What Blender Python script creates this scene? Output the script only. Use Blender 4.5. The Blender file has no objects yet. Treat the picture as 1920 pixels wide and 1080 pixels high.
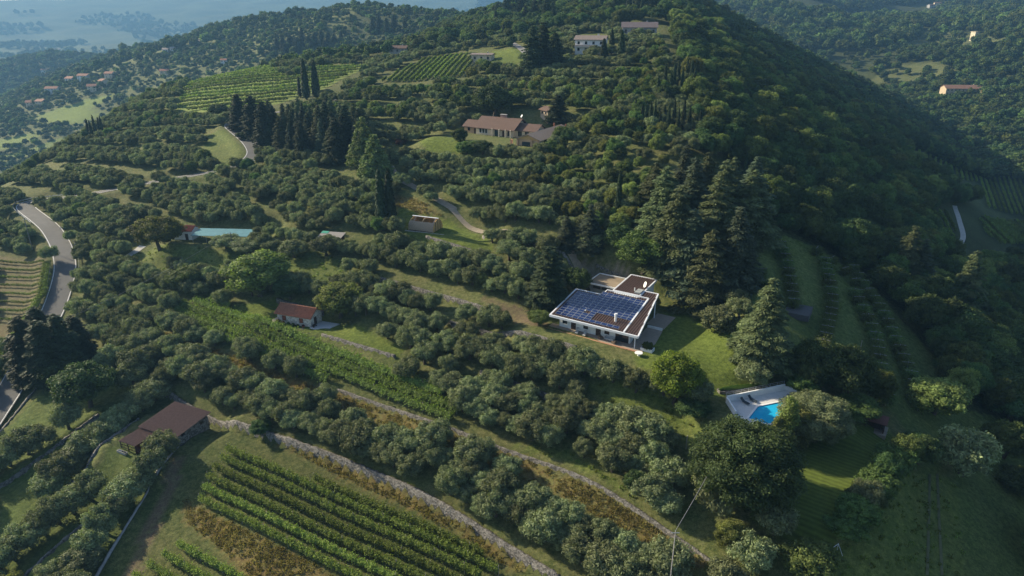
import bpy, bmesh, math, random
import numpy as np
from mathutils import Vector, Matrix
R = math.radians
rng = np.random.default_rng(11)
random.seed(5)
sc = bpy.context.scene

# ------------------------------------------------------------------ camera
CAMZ = 63.0; PITCH = R(21.7); FPX = 1280.0
cam = bpy.data.cameras.new('camera'); cam.sensor_width = 36; cam.lens = 24
cam.clip_start = 1; cam.clip_end = 60000
camo = bpy.data.objects.new('camera', cam); sc.collection.objects.link(camo)
camo.location = (0, 0, CAMZ); camo.rotation_euler = (R(90) - PITCH, 0, 0)
sc.camera = camo

# ------------------------------------------------------------------ sky, sun, exposure
SUN_EL, SUN_AZ = R(26), R(-62)           # azimuth clockwise from +Y
w = bpy.data.worlds.new('World'); sc.world = w; w.use_nodes = True
nt = w.node_tree; bg = nt.nodes['Background']
sky = nt.nodes.new('ShaderNodeTexSky'); sky.sky_type = 'NISHITA'; sky.sun_disc = False
sky.sun_elevation = SUN_EL; sky.sun_rotation = SUN_AZ
sky.air_density = 1.0; sky.dust_density = 1.5; sky.ozone_density = 2.0
nt.links.new(sky.outputs[0], bg.inputs[0]); bg.inputs[1].default_value = 0.098
sl = bpy.data.lights.new('sun', 'SUN'); sl.energy = 5.0; sl.angle = R(0.6); sl.color = (1.0, 0.87, 0.64)
so = bpy.data.objects.new('sun', sl); sc.collection.objects.link(so)
sd = Vector((math.sin(SUN_AZ) * math.cos(SUN_EL), math.cos(SUN_AZ) * math.cos(SUN_EL), math.sin(SUN_EL)))
so.rotation_euler = sd.to_track_quat('Z', 'Y').to_euler(); so.location = sd * 400
sc.view_settings.view_transform = 'Standard'; sc.view_settings.look = 'None'
sc.view_settings.gamma = 1.0; sc.view_settings.use_curve_mapping = False
sc.view_settings.exposure = 0.95
HAZE = 0.00021
sc.cycles.use_denoising = True
try: sc.cycles.denoiser = 'OPENIMAGEDENOISE'
except Exception: pass
sc.cycles.max_bounces = 5; sc.cycles.diffuse_bounces = 2; sc.cycles.glossy_bounces = 2
sc.cycles.transmission_bounces = 3; sc.cycles.transparent_max_bounces = 4; sc.cycles.volume_bounces = 0
sc.cycles.sample_clamp_indirect = 4.0
sc.cycles.use_adaptive_sampling = True; sc.cycles.adaptive_threshold = 0.02

# ------------------------------------------------------------------ terrain function
def smin(a, b, k):
    h = np.clip(0.5 + 0.5 * (b - a) / k, 0, 1); return b * (1 - h) + a * h - k * h * (1 - h)
def smax(a, b, k): return -smin(-a, -b, k)
def polyridge(x, y, pts, slope, rnd=30.):
    best = np.full(np.shape(x), -1e9)
    for (x0, y0, z0), (x1, y1, z1) in zip(pts[:-1], pts[1:]):
        dx, dy = x1 - x0, y1 - y0
        t = np.clip(((x - x0) * dx + (y - y0) * dy) / (dx * dx + dy * dy), 0, 1)
        d = np.hypot(x - x0 - t * dx, y - y0 - t * dy)
        best = np.maximum(best, z0 + t * (z1 - z0) - slope * (np.sqrt(d * d + rnd * rnd) - rnd))
    return best
RIDGE = [(20, 800, 70), (-150, 950, 70), (-420, 1100, 50), (-560, 1200, 22), (-700, 1300, -8), (-900, 1500, -55)]
DARK = [(-1500, 1750, -62), (-1270, 1700, -54), (-1090, 1700, -24), (-970, 1700, -26), (-800, 1650, -62)]
MOUNT = [(-8000, 5200, 100), (-4300, 5700, 168), (-2400, 5900, 205), (600, 6000, 230), (6000, 5600, 230)]
LOWH = [(-4200, 2900, -95), (-2400, 3200, -72), (-1200, 3400, -50), (500, 3400, -30)]
LOWH2 = [(-5000, 4000, -80), (-2600, 4200, -55), (-1100, 4400, -20), (700, 4400, 0)]
def flank(x, y):
    return x - (55 + np.maximum(y - 200, 0) * 0.16)
def H0(x, y):
    x = np.asarray(x, float); y = np.asarray(y, float)
    g = 0.55 * x + 0.84 * y
    F = np.where(g < 72, -20 + 0.22 * (g - 72), -20 + 0.30 * (g - 72))
    F = smin(F, 38 + 0.122 * (y - 340) + 0.12 * x, 14)
    L = 40 + 0.259 * x + 0.04 * y - 0.24 * np.maximum(-225 - x, 0)
    L = L + 19 * np.exp(-((x + 195) ** 2 + (y - 455) ** 2) / (2 * 72. ** 2))
    m = smin(F, L, 16)
    Rr = 0.60 * flank(x, y)
    m = m - 0.5 * (Rr + np.sqrt(Rr * Rr + 30.0))
    m = np.maximum(m, -220) - 0.10 * np.maximum(y - 640, 0)
    s = 1 / (1 + np.exp(-(x - 40) / 60.))
    floor = -110 * (1 - s) - 52 * s
    h = smax(m, floor, 18)
    h = smax(h, polyridge(x, y, RIDGE, 0.40), 25)
    h = smax(h, polyridge(x, y, DARK, 0.30), 20)
    FR = -52 + 0.118 * (y - 470) + 0.03 * (x - 300) + 15 * np.sin(x / 170. + y / 260.) + 10 * np.sin(x / 90. - y / 140.)
    FR = np.where(y > 430, FR, -70)
    gate = 1 / (1 + np.exp(-(x - (150 + 0.10 * (y - 430))) / 40.))
    FR = np.minimum(FR * gate - 120 * (1 - gate), 175)
    h = smax(h, FR, 15)
    h = smax(h, polyridge(x, y, LOWH, 0.07, 120.), 12)
    h = smax(h, polyridge(x, y, LOWH2, 0.08, 120.), 12)
    h = smax(h, polyridge(x, y, MOUNT, 0.17, 200.), 40)
    far = np.clip((y - 380) / 500., 0, 1) + np.clip((np.abs(x) - 220) / 300., 0, 1)
    far = np.clip(far, 0, 1)
    h = h + far * (5 * np.sin(x / 61. + 1.3 * np.sin(y / 83.)) + 4 * np.sin(y / 47. + 1.7 * np.sin(x / 71.)))
    return h + 0.35 * np.sin(x / 7.3 + y / 11.) * np.sin(y / 8.1 - x / 15.)
_c, _s = math.cos(PITCH), math.sin(PITCH)
def proj(x, y, z):
    dz = np.asarray(z, float) - CAMZ; d = y * _c - dz * _s; up = y * _s + dz * _c
    d = np.where(np.abs(d) < 1e-3, 1e-3, d)
    return 960 + FPX * x / d, 540 - FPX * up / d, d
def ray(u, v):
    a = (np.asarray(u, float) - 960) / FPX; b = (540 - np.asarray(v, float)) / FPX
    return np.stack([a, _c + b * _s, -_s + b * _c], -1)
def pixs(u, v, Hf, off=0.):
    """where the sight line through a photo pixel meets the ground"""
    u = np.asarray(u, float); r = ray(u, v); t = np.full(u.shape, 40.); lo = t.copy(); done = np.zeros(u.shape, bool)
    for i in range(500):
        p = r * t[..., None]
        done |= (CAMZ + p[..., 2]) < Hf(p[..., 0], p[..., 1]) + off
        lo = np.where(done, lo, t); t = np.where(done, t, t * 1.015 + 0.3)
        if done.all() or t.max() > 14000: break
    a, b = lo, t
    for i in range(16):
        m = (a + b) / 2; p = r * m[..., None]
        un = (CAMZ + p[..., 2]) < Hf(p[..., 0], p[..., 1]) + off
        b = np.where(un, m, b); a = np.where(un, a, m)
    p = r * b[..., None]
    return np.stack([p[..., 0], p[..., 1], CAMZ + p[..., 2]], -1)
def P0(pts): a = np.array(pts, float); return pixs(a[:, 0], a[:, 1], H0)

# level pads for buildings and lawns: centre, axis angle, half sizes, height, blend
HA = math.atan2(-0.533, 0.846)                      # heading of the solar house front
def loc2w(o, ang, a, p): return (o[0] + a * math.cos(ang) - p * math.sin(ang), o[1] + a * math.sin(ang) + p * math.cos(ang))
SOL = (8.6, 142.1); SOLZ = -3.4
BRO = (-15.0, 266.0); BROA = R(-30); BROZ = 20.8
COT = (-61.3, 160.8); COTA = R(-20); COTZ = -10.6
SHE = (-80.1, 125.6); SHEA = R(-24); SHEZ = -21.7
BAR = (-26.0, 197.6); BARA = R(-22); BARZ = 3.4
POO = (48.7, 112.4); POOA = R(17); POOZ = -6.2
PADS = []
def pad(o, ang, a, p, ha, hp, z, bl): PADS.append((*loc2w(o, ang, a, p), ang, ha, hp, z, bl))
pad(SOL, HA, 13, 12, 17, 15.5, SOLZ, 9)
pad(BRO, BROA, 13, 1, 21, 14, BROZ, 14)
pad(COT, COTA, 7, 2.2, 10.5, 4.2, COTZ, 7)
pad(SHE, SHEA, 4.5, 2.5, 7, 8, SHEZ, 7)
pad(BAR, BARA, 6, 0, 12, 4.5, BARZ, 8)
pad(POO, POOA, 0, -1.3, 11, 8, POOZ, 5)
_lw = P0([(1430, 955), (1535, 830), (1640, 815), (1570, 1005)])
LAWNC = _lw.mean(0); LAWNA = math.atan2(*( (_lw[2] - _lw[3])[1::-1]))
pad((LAWNC[0], LAWNC[1]), LAWNA, 0, 0, 10, 6, float(_lw[:, 2].mean()) + 0.2, 10)
_te = P0([(420, 446)])[0]; TEAL = (_te[0], _te[1]); TEALZ = float(_te[2]) - 0.6
pad(TEAL, R(-6), -2, 0, 13, 4, TEALZ, 10)

# terrace walls as photo polylines: (points, step, label)
WALLS = [
 ([(312, 736), (400, 778), (500, 818), (640, 865), (760, 915), (870, 975), (960, 1035), (1050, 1090)], 1.9, 'long dry stone terrace wall above the vine rows'),
 ([(600, 722), (640, 735), (730, 765), (845, 805), (930, 840), (1030, 872), (1120, 908), (1200, 962), (1270, 1010), (1335, 1056)], 0.8, 'low dry stone wall along the dry orange grass strip'),
 ([(604, 629), (650, 644), (742, 670)], 0.9, 'stone wall edging the lawn below the stone cottage'),
 ([(700, 522), (760, 538), (850, 562), (930, 590)], 1.3, 'shaded terrace wall between two upper olive rows'),
 ([(820, 600), (900, 622), (990, 648), (1080, 672)], 1.2, 'terrace wall in the olives below the solar panel house'),
 ([(900, 700), (970, 722), (1035, 748)], 1.3, 'short pale stone wall amid the middle olives'),
 ([(1205, 838), (1240, 858), (1300, 892)], 1.2, 'broken stone wall left of the big dark oak'),
 ([(905, 440), (980, 458), (1060, 478), (1110, 498)], 1.4, 'stone wall along the drive to the solar panel house'),
 ([(800, 452), (860, 466), (930, 482)], 1.0, 'thin wall edging the lawn by the wooden barrel shed'),
 ([(338, 838), (290, 905), (240, 985), (180, 1085)], 0.9, 'narrow concrete kerb wall running down from the farm shed'),
 ([(262, 792), (215, 840), (165, 890), (118, 932)], 2.6, 'tall grey retaining wall left of the farm shed'),
 ([(185, 778), (120, 826), (60, 872), (-10, 920)], 1.0, 'low terrace wall below two round olive trees'),
 ([(102, 696), (55, 748), (-10, 822)], 1.6, 'stone wall right of the road at the left edge'),
 ([(205, 945), (140, 1002), (70, 1062), (40, 1090)], 1.4, 'broken stone wall in the lowest left terrace'),
 ([(520, 560), (560, 566), (606, 578)], 1.3, 'mossy stone wall behind the stone cottage'),
 ([(1120, 470), (1170, 486), (1215, 500)], 1.6, 'stone wall behind the flat roofed garage'),
]
WW = []
for pts, st, lab in WALLS:
    q = P0(pts)[:, :2]
    dense = []
    for i in range(len(q) - 1):
        n = max(2, int(np.hypot(*(q[i + 1] - q[i])) / 3))
        for k in range(n): dense.append(q[i] + (q[i + 1] - q[i]) * k / n)
    dense.append(q[-1]); q = np.array(dense)
    for _ in range(4):
        q[1:-1] = (q[:-2] + 2 * q[1:-1] + q[2:]) / 4
    WW.append((q, st, lab))
def seg_sd(x, y, q):
    """distance to a polyline, side (+ = uphill side), and whether beside it"""
    best = np.full(np.shape(x), 1e9); side = np.zeros(np.shape(x)); ins = np.zeros(np.shape(x), bool)
    for i in range(len(q) - 1):
        dx, dy = q[i + 1] - q[i]; l2 = dx * dx + dy * dy
        t0 = ((x - q[i][0]) * dx + (y - q[i][1]) * dy) / l2; t = np.clip(t0, 0, 1)
        d = np.hypot(x - q[i][0] - t * dx, y - q[i][1] - t * dy)
        s = dx * (y - q[i][1]) - dy * (x - q[i][0])
        cl = d < best; best = np.where(cl, d, best); side = np.where(cl, np.sign(s), side)
    return best, side
def wall_up(q):
    """+1 if uphill lies on the left of the polyline direction"""
    m = len(q) // 2; d = q[m] - q[m - 1]; nrm = np.array([-d[1], d[0]]) / np.hypot(*d)
    a = H0(*(q[m] + nrm * 3)); b = H0(*(q[m] - nrm * 3))
    return 1 if a >= b else -1
WUP = [wall_up(q) for q, _, _ in WW]
# roads: photo centre lines, half width, smoothed in height
def resample(q, step):
    seg = np.hypot(*(q[1:, :2] - q[:-1, :2]).T); s = np.r_[0, np.cumsum(seg)]
    n = max(3, int(s[-1] / step)); t = np.linspace(0, s[-1], n)
    return np.stack([np.interp(t, s, q[:, k]) for k in range(q.shape[1])], -1)
def smooth(q, n):
    q = q.copy()
    for _ in range(n): q[1:-1] = (q[:-2] + 2 * q[1:-1] + q[2:]) / 4
    return q
def roadline(pts, step=2.0, it=12):
    q = smooth(resample(P0(pts), step), it); q[:, 2] = H0(q[:, 0], q[:, 1])
    q[:, 2] = smooth(q, 60)[:, 2]; return q
ROAD_MAIN = roadline([(-60, 850), (-10, 772), (30, 715), (62, 650), (98, 588), (114, 545), (124, 500), (116, 462), (96, 428), (62, 402), (42, 388), (52, 378), (85, 376), (150, 368), (250, 348), (350, 332), (430, 318), (468, 302), (482, 286), (468, 266), (445, 247), (428, 236), (445, 228), (500, 215), (560, 202), (625, 187), (660, 180)])
ROAD_UP = roadline([(872, 26), (905, 52), (940, 72), (975, 90), (994, 108), (1002, 135)])
DRIVE = roadline([(731, 312), (742, 335), (785, 355), (850, 392), (905, 426), (980, 446), (1060, 466), (1115, 492), (1140, 520)], 2.0, 6)
PATHS = [(ROAD_MAIN, 3.6), (ROAD_UP, 2.4), (DRIVE, 1.7)]
def sstep(t): t = np.clip(t, 0, 1); return t * t * (3 - 2 * t)
def Hbase(x, y):
    x = np.asarray(x, float); y = np.asarray(y, float); h = H0(x, y)
    for q, hw in PATHS:
        lo = q[:, :2].min(0) - 12; hi = q[:, :2].max(0) + 12
        near = (x > lo[0]) & (x < hi[0]) & (y > lo[1]) & (y < hi[1])
        if not near.any(): continue
        xs, ys = (x[near], y[near]) if h.ndim else (x[None], y[None])
        best = np.full(xs.shape, 1e9); zb = np.zeros(xs.shape)
        for i in range(0, len(q) - 1, 2):
            e = min(i + 2, len(q) - 1); dx, dy, dz = q[e] - q[i]
            t = np.clip(((xs - q[i][0]) * dx + (ys - q[i][1]) * dy) / (dx * dx + dy * dy + 1e-9), 0, 1)
            d = np.hypot(xs - q[i][0] - t * dx, ys - q[i][1] - t * dy); cl = d < best
            best = np.where(cl, d, best); zb = np.where(cl, q[i][2] + t * dz, zb)
        k = sstep(1 - (best - hw - 0.9) / 5.0)
        if h.ndim: h[near] = h[near] * (1 - k) + zb * k
        else: h = h * (1 - k[0]) + zb[0] * k[0]
    for cx, cy, an, ha, hp, z, bl in PADS:
        if np.size(x) > 1 and not ((np.abs(x - cx) < 60) & (np.abs(y - cy) < 60)).any(): continue
        a = (x - cx) * math.cos(an) + (y - cy) * math.sin(an); p = -(x - cx) * math.sin(an) + (y - cy) * math.cos(an)
        d = np.hypot(np.maximum(np.abs(a) - ha, 0), np.maximum(np.abs(p) - hp, 0))
        k = sstep(1 - d / bl); h = h * (1 - k) + z * k
    return h
def H(x, y):
    h = Hbase(x, y); x = np.asarray(x, float); y = np.asarray(y, float)
    for (q, st, lab), up in zip(WW, WUP):
        lo = q.min(0) - 9; hi = q.max(0) + 9
        near = (x > lo[0]) & (x < hi[0]) & (y > lo[1]) & (y < hi[1])
        if not near.any(): continue
        if h.ndim == 0:
            d, s = seg_sd(x, y, q); h = h + s * up * st / 2 * np.exp(-(d / 4.0) ** 1.5)
        else:
            d, s = seg_sd(x[near], y[near], q); h[near] += s * up * st / 2 * np.exp(-(d / 4.0) ** 1.5)
    return h
gx = np.r_[-np.geomspace(1, 1 + (9000 - 215) * 0.022 / 1.1, 170)[::-1] * 1.1 / 0.022 - 215 + 1.1 / 0.022, np.arange(-214, 130, 1.15), np.geomspace(1, 1 + (6500 - 130) * 0.022 / 1.1, 160) * 1.1 / 0.022 + 130 - 1.1 / 0.022 + 0.5]
gy = np.r_[np.linspace(-500, 40, 16), np.arange(42, 330, 1.15), np.geomspace(1, 1 + (7200 - 330) * 0.016 / 1.15, 300) * 1.15 / 0.016 + 330 - 1.15 / 0.016 + 0.6]
GX, GY = np.meshgrid(gx, gy)
GH = H(GX.ravel().copy(), GY.ravel().copy()); GH2 = GH.reshape(len(gy), len(gx))
def Hi(x, y):
    """height of the ground sheet itself"""
    x = np.asarray(x, float); y = np.asarray(y, float)
    i = np.clip(np.searchsorted(gx, x) - 1, 0, len(gx) - 2); j = np.clip(np.searchsorted(gy, y) - 1, 0, len(gy) - 2)
    u = np.clip((x - gx[i]) / (gx[i + 1] - gx[i]), 0, 1); v = np.clip((y - gy[j]) / (gy[j + 1] - gy[j]), 0, 1)
    return (GH2[j, i] * (1 - u) + GH2[j, i + 1] * u) * (1 - v) + (GH2[j + 1, i] * (1 - u) + GH2[j + 1, i + 1] * u) * v
def G(x, y): return float(Hi(x, y))
def pix(u, v):
    """ground point seen through a photo pixel"""
    return pixs(np.array([u]), np.array([v]), Hi)[0]
def pixl(pts): a = np.array(pts, float); return pixs(a[:, 0], a[:, 1], Hi)
def wpoly(pts): return pixl(pts)[:, :2]
def inpoly(x, y, q):
    ins = np.zeros(np.shape(x), bool); j = len(q) - 1
    for i in range(len(q)):
        xi, yi = q[i]; xj, yj = q[j]
        if yi != yj:
            ins ^= ((yi > y) != (yj > y)) & (x < (xj - xi) * (y - yi) / (yj - yi) + xi)
        j = i
    return ins

# ------------------------------------------------------------------ helpers
C = sc.collection
def link(o, parent=None):
    C.objects.link(o)
    if parent is not None: o.parent = parent
    return o
def tag(o, label=None, cat=None, group=None, kind=None):
    if label: o['label'] = label
    if cat: o['category'] = cat
    if group: o['group'] = group
    if kind: o['kind'] = kind
    return o
def thing(name, label, cat, loc=(0, 0, 0), rz=0., group=None):
    o = bpy.data.objects.new(name, None); o.empty_display_size = 0.5; link(o)
    o.location = loc; o.rotation_euler = (0, 0, rz); return tag(o, label, cat, group)
def mesh_np(name, V, F, mats=(), tint=None, smooth=False):
    me = bpy.data.meshes.new(name)
    V = np.asarray(V, np.float32); F = np.asarray(F, np.int32); n, k = F.shape
    me.vertices.add(len(V)); me.vertices.foreach_set('co', V.ravel())
    me.loops.add(n * k); me.loops.foreach_set('vertex_index', F.ravel())
    me.polygons.add(n); me.polygons.foreach_set('loop_start', np.arange(n, dtype=np.int32) * k)
    me.update(calc_edges=True); me.validate()
    if smooth: me.polygons.foreach_set('use_smooth', np.ones(n, bool))
    for m in mats: me.materials.append(m)
    if tint is not None:
        a = me.attributes.new('tint', 'FLOAT', 'POINT'); a.data.foreach_set('value', np.asarray(tint, np.float32))
    return me
def nth(n): return '%d%s' % (n, 'th' if 10 <= n % 100 <= 20 else {1: 'st', 2: 'nd', 3: 'rd'}.get(n % 10, 'th'))
class MB:
    def __init__(s): s.v = []; s.f = []
    def add(s, v, f):
        n = len(s.v); s.v += [tuple(map(float, q)) for q in v]; s.f += [tuple(i + n for i in q) for q in f]; return s
    def box(s, x0, x1, y0, y1, z0, z1):
        return s.add([(x0, y0, z0), (x1, y0, z0), (x1, y1, z0), (x0, y1, z0), (x0, y0, z1), (x1, y0, z1), (x1, y1, z1), (x0, y1, z1)],
                     [(3, 2, 1, 0), (4, 5, 6, 7), (0, 1, 5, 4), (1, 2, 6, 5), (2, 3, 7, 6), (3, 0, 4, 7)])
    def slab(s, top, th):
        """polygon with thickness straight down"""
        n = len(top); v = list(top) + [(x, y, z - th) for x, y, z in top]
        return s.add(v, [tuple(range(n)), tuple(range(2 * n - 1, n - 1, -1))] + [(i, n + i, n + (i + 1) % n, (i + 1) % n) for i in range(n)])
    def prism(s, poly, z0, z1): return s.slab([(x, y, z1) for x, y in poly], z1 - z0)
    def cyl(s, x, y, z0, z1, r, r1=None, n=10):
        r1 = r if r1 is None else r1
        a = [2 * math.pi * i / n for i in range(n)]
        return s.add([(x + r * math.cos(t), y + r * math.sin(t), z0) for t in a] + [(x + r1 * math.cos(t), y + r1 * math.sin(t), z1) for t in a],
                     [tuple(range(n - 1, -1, -1)), tuple(range(n, 2 * n))] + [(i, (i + 1) % n, n + (i + 1) % n, n + i) for i in range(n)])
    def tube(s, p0, p1, r, r1=None, n=6):
        p0 = Vector(p0); p1 = Vector(p1); r1 = r if r1 is None else r1
        q = (p1 - p0).to_track_quat('Z', 'Y'); a = [2 * math.pi * i / n for i in range(n)]
        v = [p0 + q @ Vector((r * math.cos(t), r * math.sin(t), 0)) for t in a] + [p1 + q @ Vector((r1 * math.cos(t), r1 * math.sin(t), 0)) for t in a]
        return s.add(v, [tuple(range(n - 1, -1, -1)), tuple(range(n, 2 * n))] + [(i, (i + 1) % n, n + (i + 1) % n, n + i) for i in range(n)])
    def bar(s, p0, p1, w, h):
        """box beam between two points, width w, height h"""
        p0 = Vector(p0); p1 = Vector(p1); d = (p1 - p0); sx = Vector((-d.y, d.x, 0)); sx = sx.normalized() * w / 2 if sx.length > 1e-6 else Vector((w / 2, 0, 0))
        up = Vector((0, 0, h))
        v = [p0 - sx, p0 + sx, p1 + sx, p1 - sx]; v += [q + up for q in v]
        return s.add(v, [(3, 2, 1, 0), (4, 5, 6, 7), (0, 1, 5, 4), (1, 2, 6, 5), (2, 3, 7, 6), (3, 0, 4, 7)])
    def mesh(s, name, mat):
        me = bpy.data.meshes.new(name); me.from_pydata(s.v, [], s.f); me.update()
        if mat: me.materials.append(mat)
        return me
    def build(s, name, mat, parent=None, loc=None):
        o = bpy.data.objects.new(name, s.mesh(name, mat)); link(o, parent)
        if loc is not None: o.location = loc
        return o

# ------------------------------------------------------------------ materials
MATS = {}
def mat(name, col, rough=0.8, var=0.25, scale=3.0, bump=0.0, spec=0.3, metal=0.0, col2=None, kind=None):
    if name in MATS: return MATS[name]
    m = bpy.data.materials.new(name); m.use_nodes = True; t = m.node_tree; N = t.nodes; b = N['Principled BSDF']
    b.inputs['Roughness'].default_value = rough; b.inputs['Specular IOR Level'].default_value = spec; b.inputs['Metallic'].default_value = metal
    tc = N.new('ShaderNodeTexCoord')
    if kind == 'stone':
        vo = N.new('ShaderNodeTexVoronoi'); vo.inputs['Scale'].default_value = scale; t.links.new(tc.outputs['Object'], vo.inputs['Vector'])
        src = N.new('ShaderNodeSeparateColor'); t.links.new(vo.outputs['Color'], src.inputs[0]); fac = src.outputs[0]
        bsrc = vo.outputs['Distance']
    else:
        no = N.new('ShaderNodeTexNoise'); no.inputs['Scale'].default_value = scale; no.inputs['Detail'].default_value = 5; no.inputs['Roughness'].default_value = 0.65
        t.links.new(tc.outputs['Object'], no.inputs['Vector']); fac = no.outputs[0]; bsrc = no.outputs[0]
    rp = N.new('ShaderNodeMapRange'); rp.inputs[1].default_value = 0.25; rp.inputs[2].default_value = 0.75; t.links.new(fac, rp.inputs[0])
    mx = N.new('ShaderNodeMix'); mx.data_type = 'RGBA'
    c2 = col2 or tuple(min(1, c * (1 + var)) for c in col); c1 = col if col2 else tuple(c * (1 - var) for c in col)
    mx.inputs[6].default_value = (*c1, 1); mx.inputs[7].default_value = (*c2, 1); t.links.new(rp.outputs[0], mx.inputs[0])
    t.links.new(mx.outputs[2], b.inputs['Base Color'])
    if bump:
        bp = N.new('ShaderNodeBump'); bp.inputs['Strength'].default_value = bump; bp.inputs['Distance'].default_value = 0.1
        t.links.new(bsrc, bp.inputs['Height']); t.links.new(bp.outputs[0], b.inputs['Normal'])
    MATS[name] = m; return m
def leafmat(name, col, trans=0.25, var=0.55, hue=0.03):
    m = bpy.data.materials.new(name); m.use_nodes = True; t = m.node_tree; N = t.nodes; b = N['Principled BSDF']; out = N['Material Output']
    b.inputs['Roughness'].default_value = 0.65; b.inputs['Specular IOR Level'].default_value = 0.1
    at = N.new('ShaderNodeAttribute'); at.attribute_name = 'tint'; oi = N.new('ShaderNodeObjectInfo')
    hs = N.new('ShaderNodeHueSaturation'); hs.inputs['Color'].default_value = (*col, 1)
    a1 = N.new('ShaderNodeMath'); a1.operation = 'MULTIPLY_ADD'; t.links.new(oi.outputs['Random'], a1.inputs[0]); a1.inputs[1].default_value = 2 * hue; a1.inputs[2].default_value = 0.5 - hue
    t.links.new(a1.outputs[0], hs.inputs['Hue'])
    a2 = N.new('ShaderNodeMath'); a2.operation = 'MULTIPLY_ADD'; t.links.new(at.outputs['Fac'], a2.inputs[0]); a2.inputs[1].default_value = 2 * var; a2.inputs[2].default_value = 1 - var
    a3 = N.new('ShaderNodeMath'); a3.operation = 'MULTIPLY_ADD'; t.links.new(oi.outputs['Random'], a3.inputs[0]); a3.inputs[1].default_value = 0.72; a3.inputs[2].default_value = 0.64
    a4 = N.new('ShaderNodeMath'); a4.operation = 'MULTIPLY'; t.links.new(a2.outputs[0], a4.inputs[0]); t.links.new(a3.outputs[0], a4.inputs[1])
    t.links.new(a4.outputs[0], hs.inputs['Value']); t.links.new(hs.outputs[0], b.inputs['Base Color'])
    tr = N.new('ShaderNodeBsdfTranslucent'); g = N.new('ShaderNodeMix'); g.data_type = 'RGBA'; g.blend_type = 'MULTIPLY'; g.inputs[0].default_value = 1
    t.links.new(hs.outputs[0], g.inputs[6]); g.inputs[7].default_value = (1.25, 1.4, 0.6, 1); t.links.new(g.outputs[2], tr.inputs[0])
    mx = N.new('ShaderNodeMixShader'); mx.inputs[0].default_value = trans
    t.links.new(b.outputs[0], mx.inputs[1]); t.links.new(tr.outputs[0], mx.inputs[2]); t.links.new(mx.outputs[0], out.inputs['Surface'])
    MATS[name] = m; return m
LEAF = dict(
    olive=leafmat('olive_leaf', (0.152, 0.176, 0.086), 0.2, 0.55, 0.018),
    oak=leafmat('oak_leaf', (0.060, 0.092, 0.032), 0.2),
    green=leafmat('green_leaf', (0.090, 0.125, 0.038), 0.28),
    lime=leafmat('lime_leaf', (0.140, 0.160, 0.048), 0.3),
    gold=leafmat('gold_leaf', (0.125, 0.162, 0.050), 0.3, 0.5, 0.008),
    cypress=leafmat('cypress_leaf', (0.034, 0.052, 0.022), 0.1),
    cedar=leafmat('cedar_leaf', (0.105, 0.128, 0.056), 0.15),
    spruce=leafmat('spruce_leaf', (0.078, 0.102, 0.060), 0.15),
    dark=leafmat('dark_conifer_leaf', (0.050, 0.066, 0.030), 0.12),
    pine=leafmat('pine_leaf', (0.125, 0.158, 0.056), 0.2),
    bright=leafmat('bright_leaf', (0.190, 0.250, 0.042), 0.35, 0.45, 0.004),
    vine=leafmat('vine_leaf', (0.175, 0.225, 0.050), 0.32, 0.5, 0.012),
    vinelow=leafmat('young_vine_leaf', (0.150, 0.200, 0.052), 0.35, 0.5, 0.012),
    shrub=leafmat('shrub_leaf', (0.080, 0.120, 0.035), 0.25),
    red=leafmat('red_leaf', (0.10, 0.035, 0.030), 0.25),
    dry=leafmat('dry_blade', (0.185, 0.150, 0.062), 0.3, 0.4, 0.008),
    grass=leafmat('grass_blade', (0.115, 0.150, 0.036), 0.3),
)
BARK = mat('bark', (0.075, 0.058, 0.042), 0.9, 0.35, 4, 0.4)
STONE = mat('dry_stone', (0.082, 0.076, 0.066), 0.9, 0.4, 3.0, 0.9, col2=(0.195, 0.183, 0.163), kind='stone')
CONC = mat('concrete', (0.33, 0.32, 0.30), 0.85, 0.25, 1.5, 0.1)
WHITE = mat('white_plaster', (0.74, 0.74, 0.72), 0.7, 0.08, 0.8)
CREAM = mat('cream_plaster', (0.62, 0.52, 0.38), 0.8, 0.15, 0.8)
TERRA = mat('terracotta', (0.30, 0.125, 0.07), 0.8, 0.35, 2.0, 0.3)
BROWNR = mat('brown_tiles', (0.115, 0.070, 0.052), 0.8, 0.28, 2.2, 0.3)
DARKW = mat('dark_wood', (0.055, 0.03, 0.02), 0.6, 0.3, 3)
WOOD = mat('golden_wood', (0.58, 0.36, 0.14), 0.6, 0.25, 2)
GLASS = mat('window_glass', (0.02, 0.025, 0.03), 0.08, 0.2, 2, spec=0.6)
METAL = mat('galvanised_steel', (0.5, 0.52, 0.54), 0.4, 0.1, 4, metal=0.8)
ASPH = mat('asphalt', (0.095, 0.094, 0.092), 0.85, 0.2, 0.25, 0.1)
LINE = mat('road_paint', (0.62, 0.62, 0.60), 0.7, 0.25, 1.2)
GRAV = mat('gravel', (0.27, 0.23, 0.17), 0.95, 0.3, 1.2, 0.3)
RUT = mat('wheel_rut', (0.10, 0.105, 0.05), 0.95, 0.4, 0.6)
PALEG = mat('pale_gravel', (0.42, 0.41, 0.38), 0.95, 0.25, 0.8, 0.2)

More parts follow.
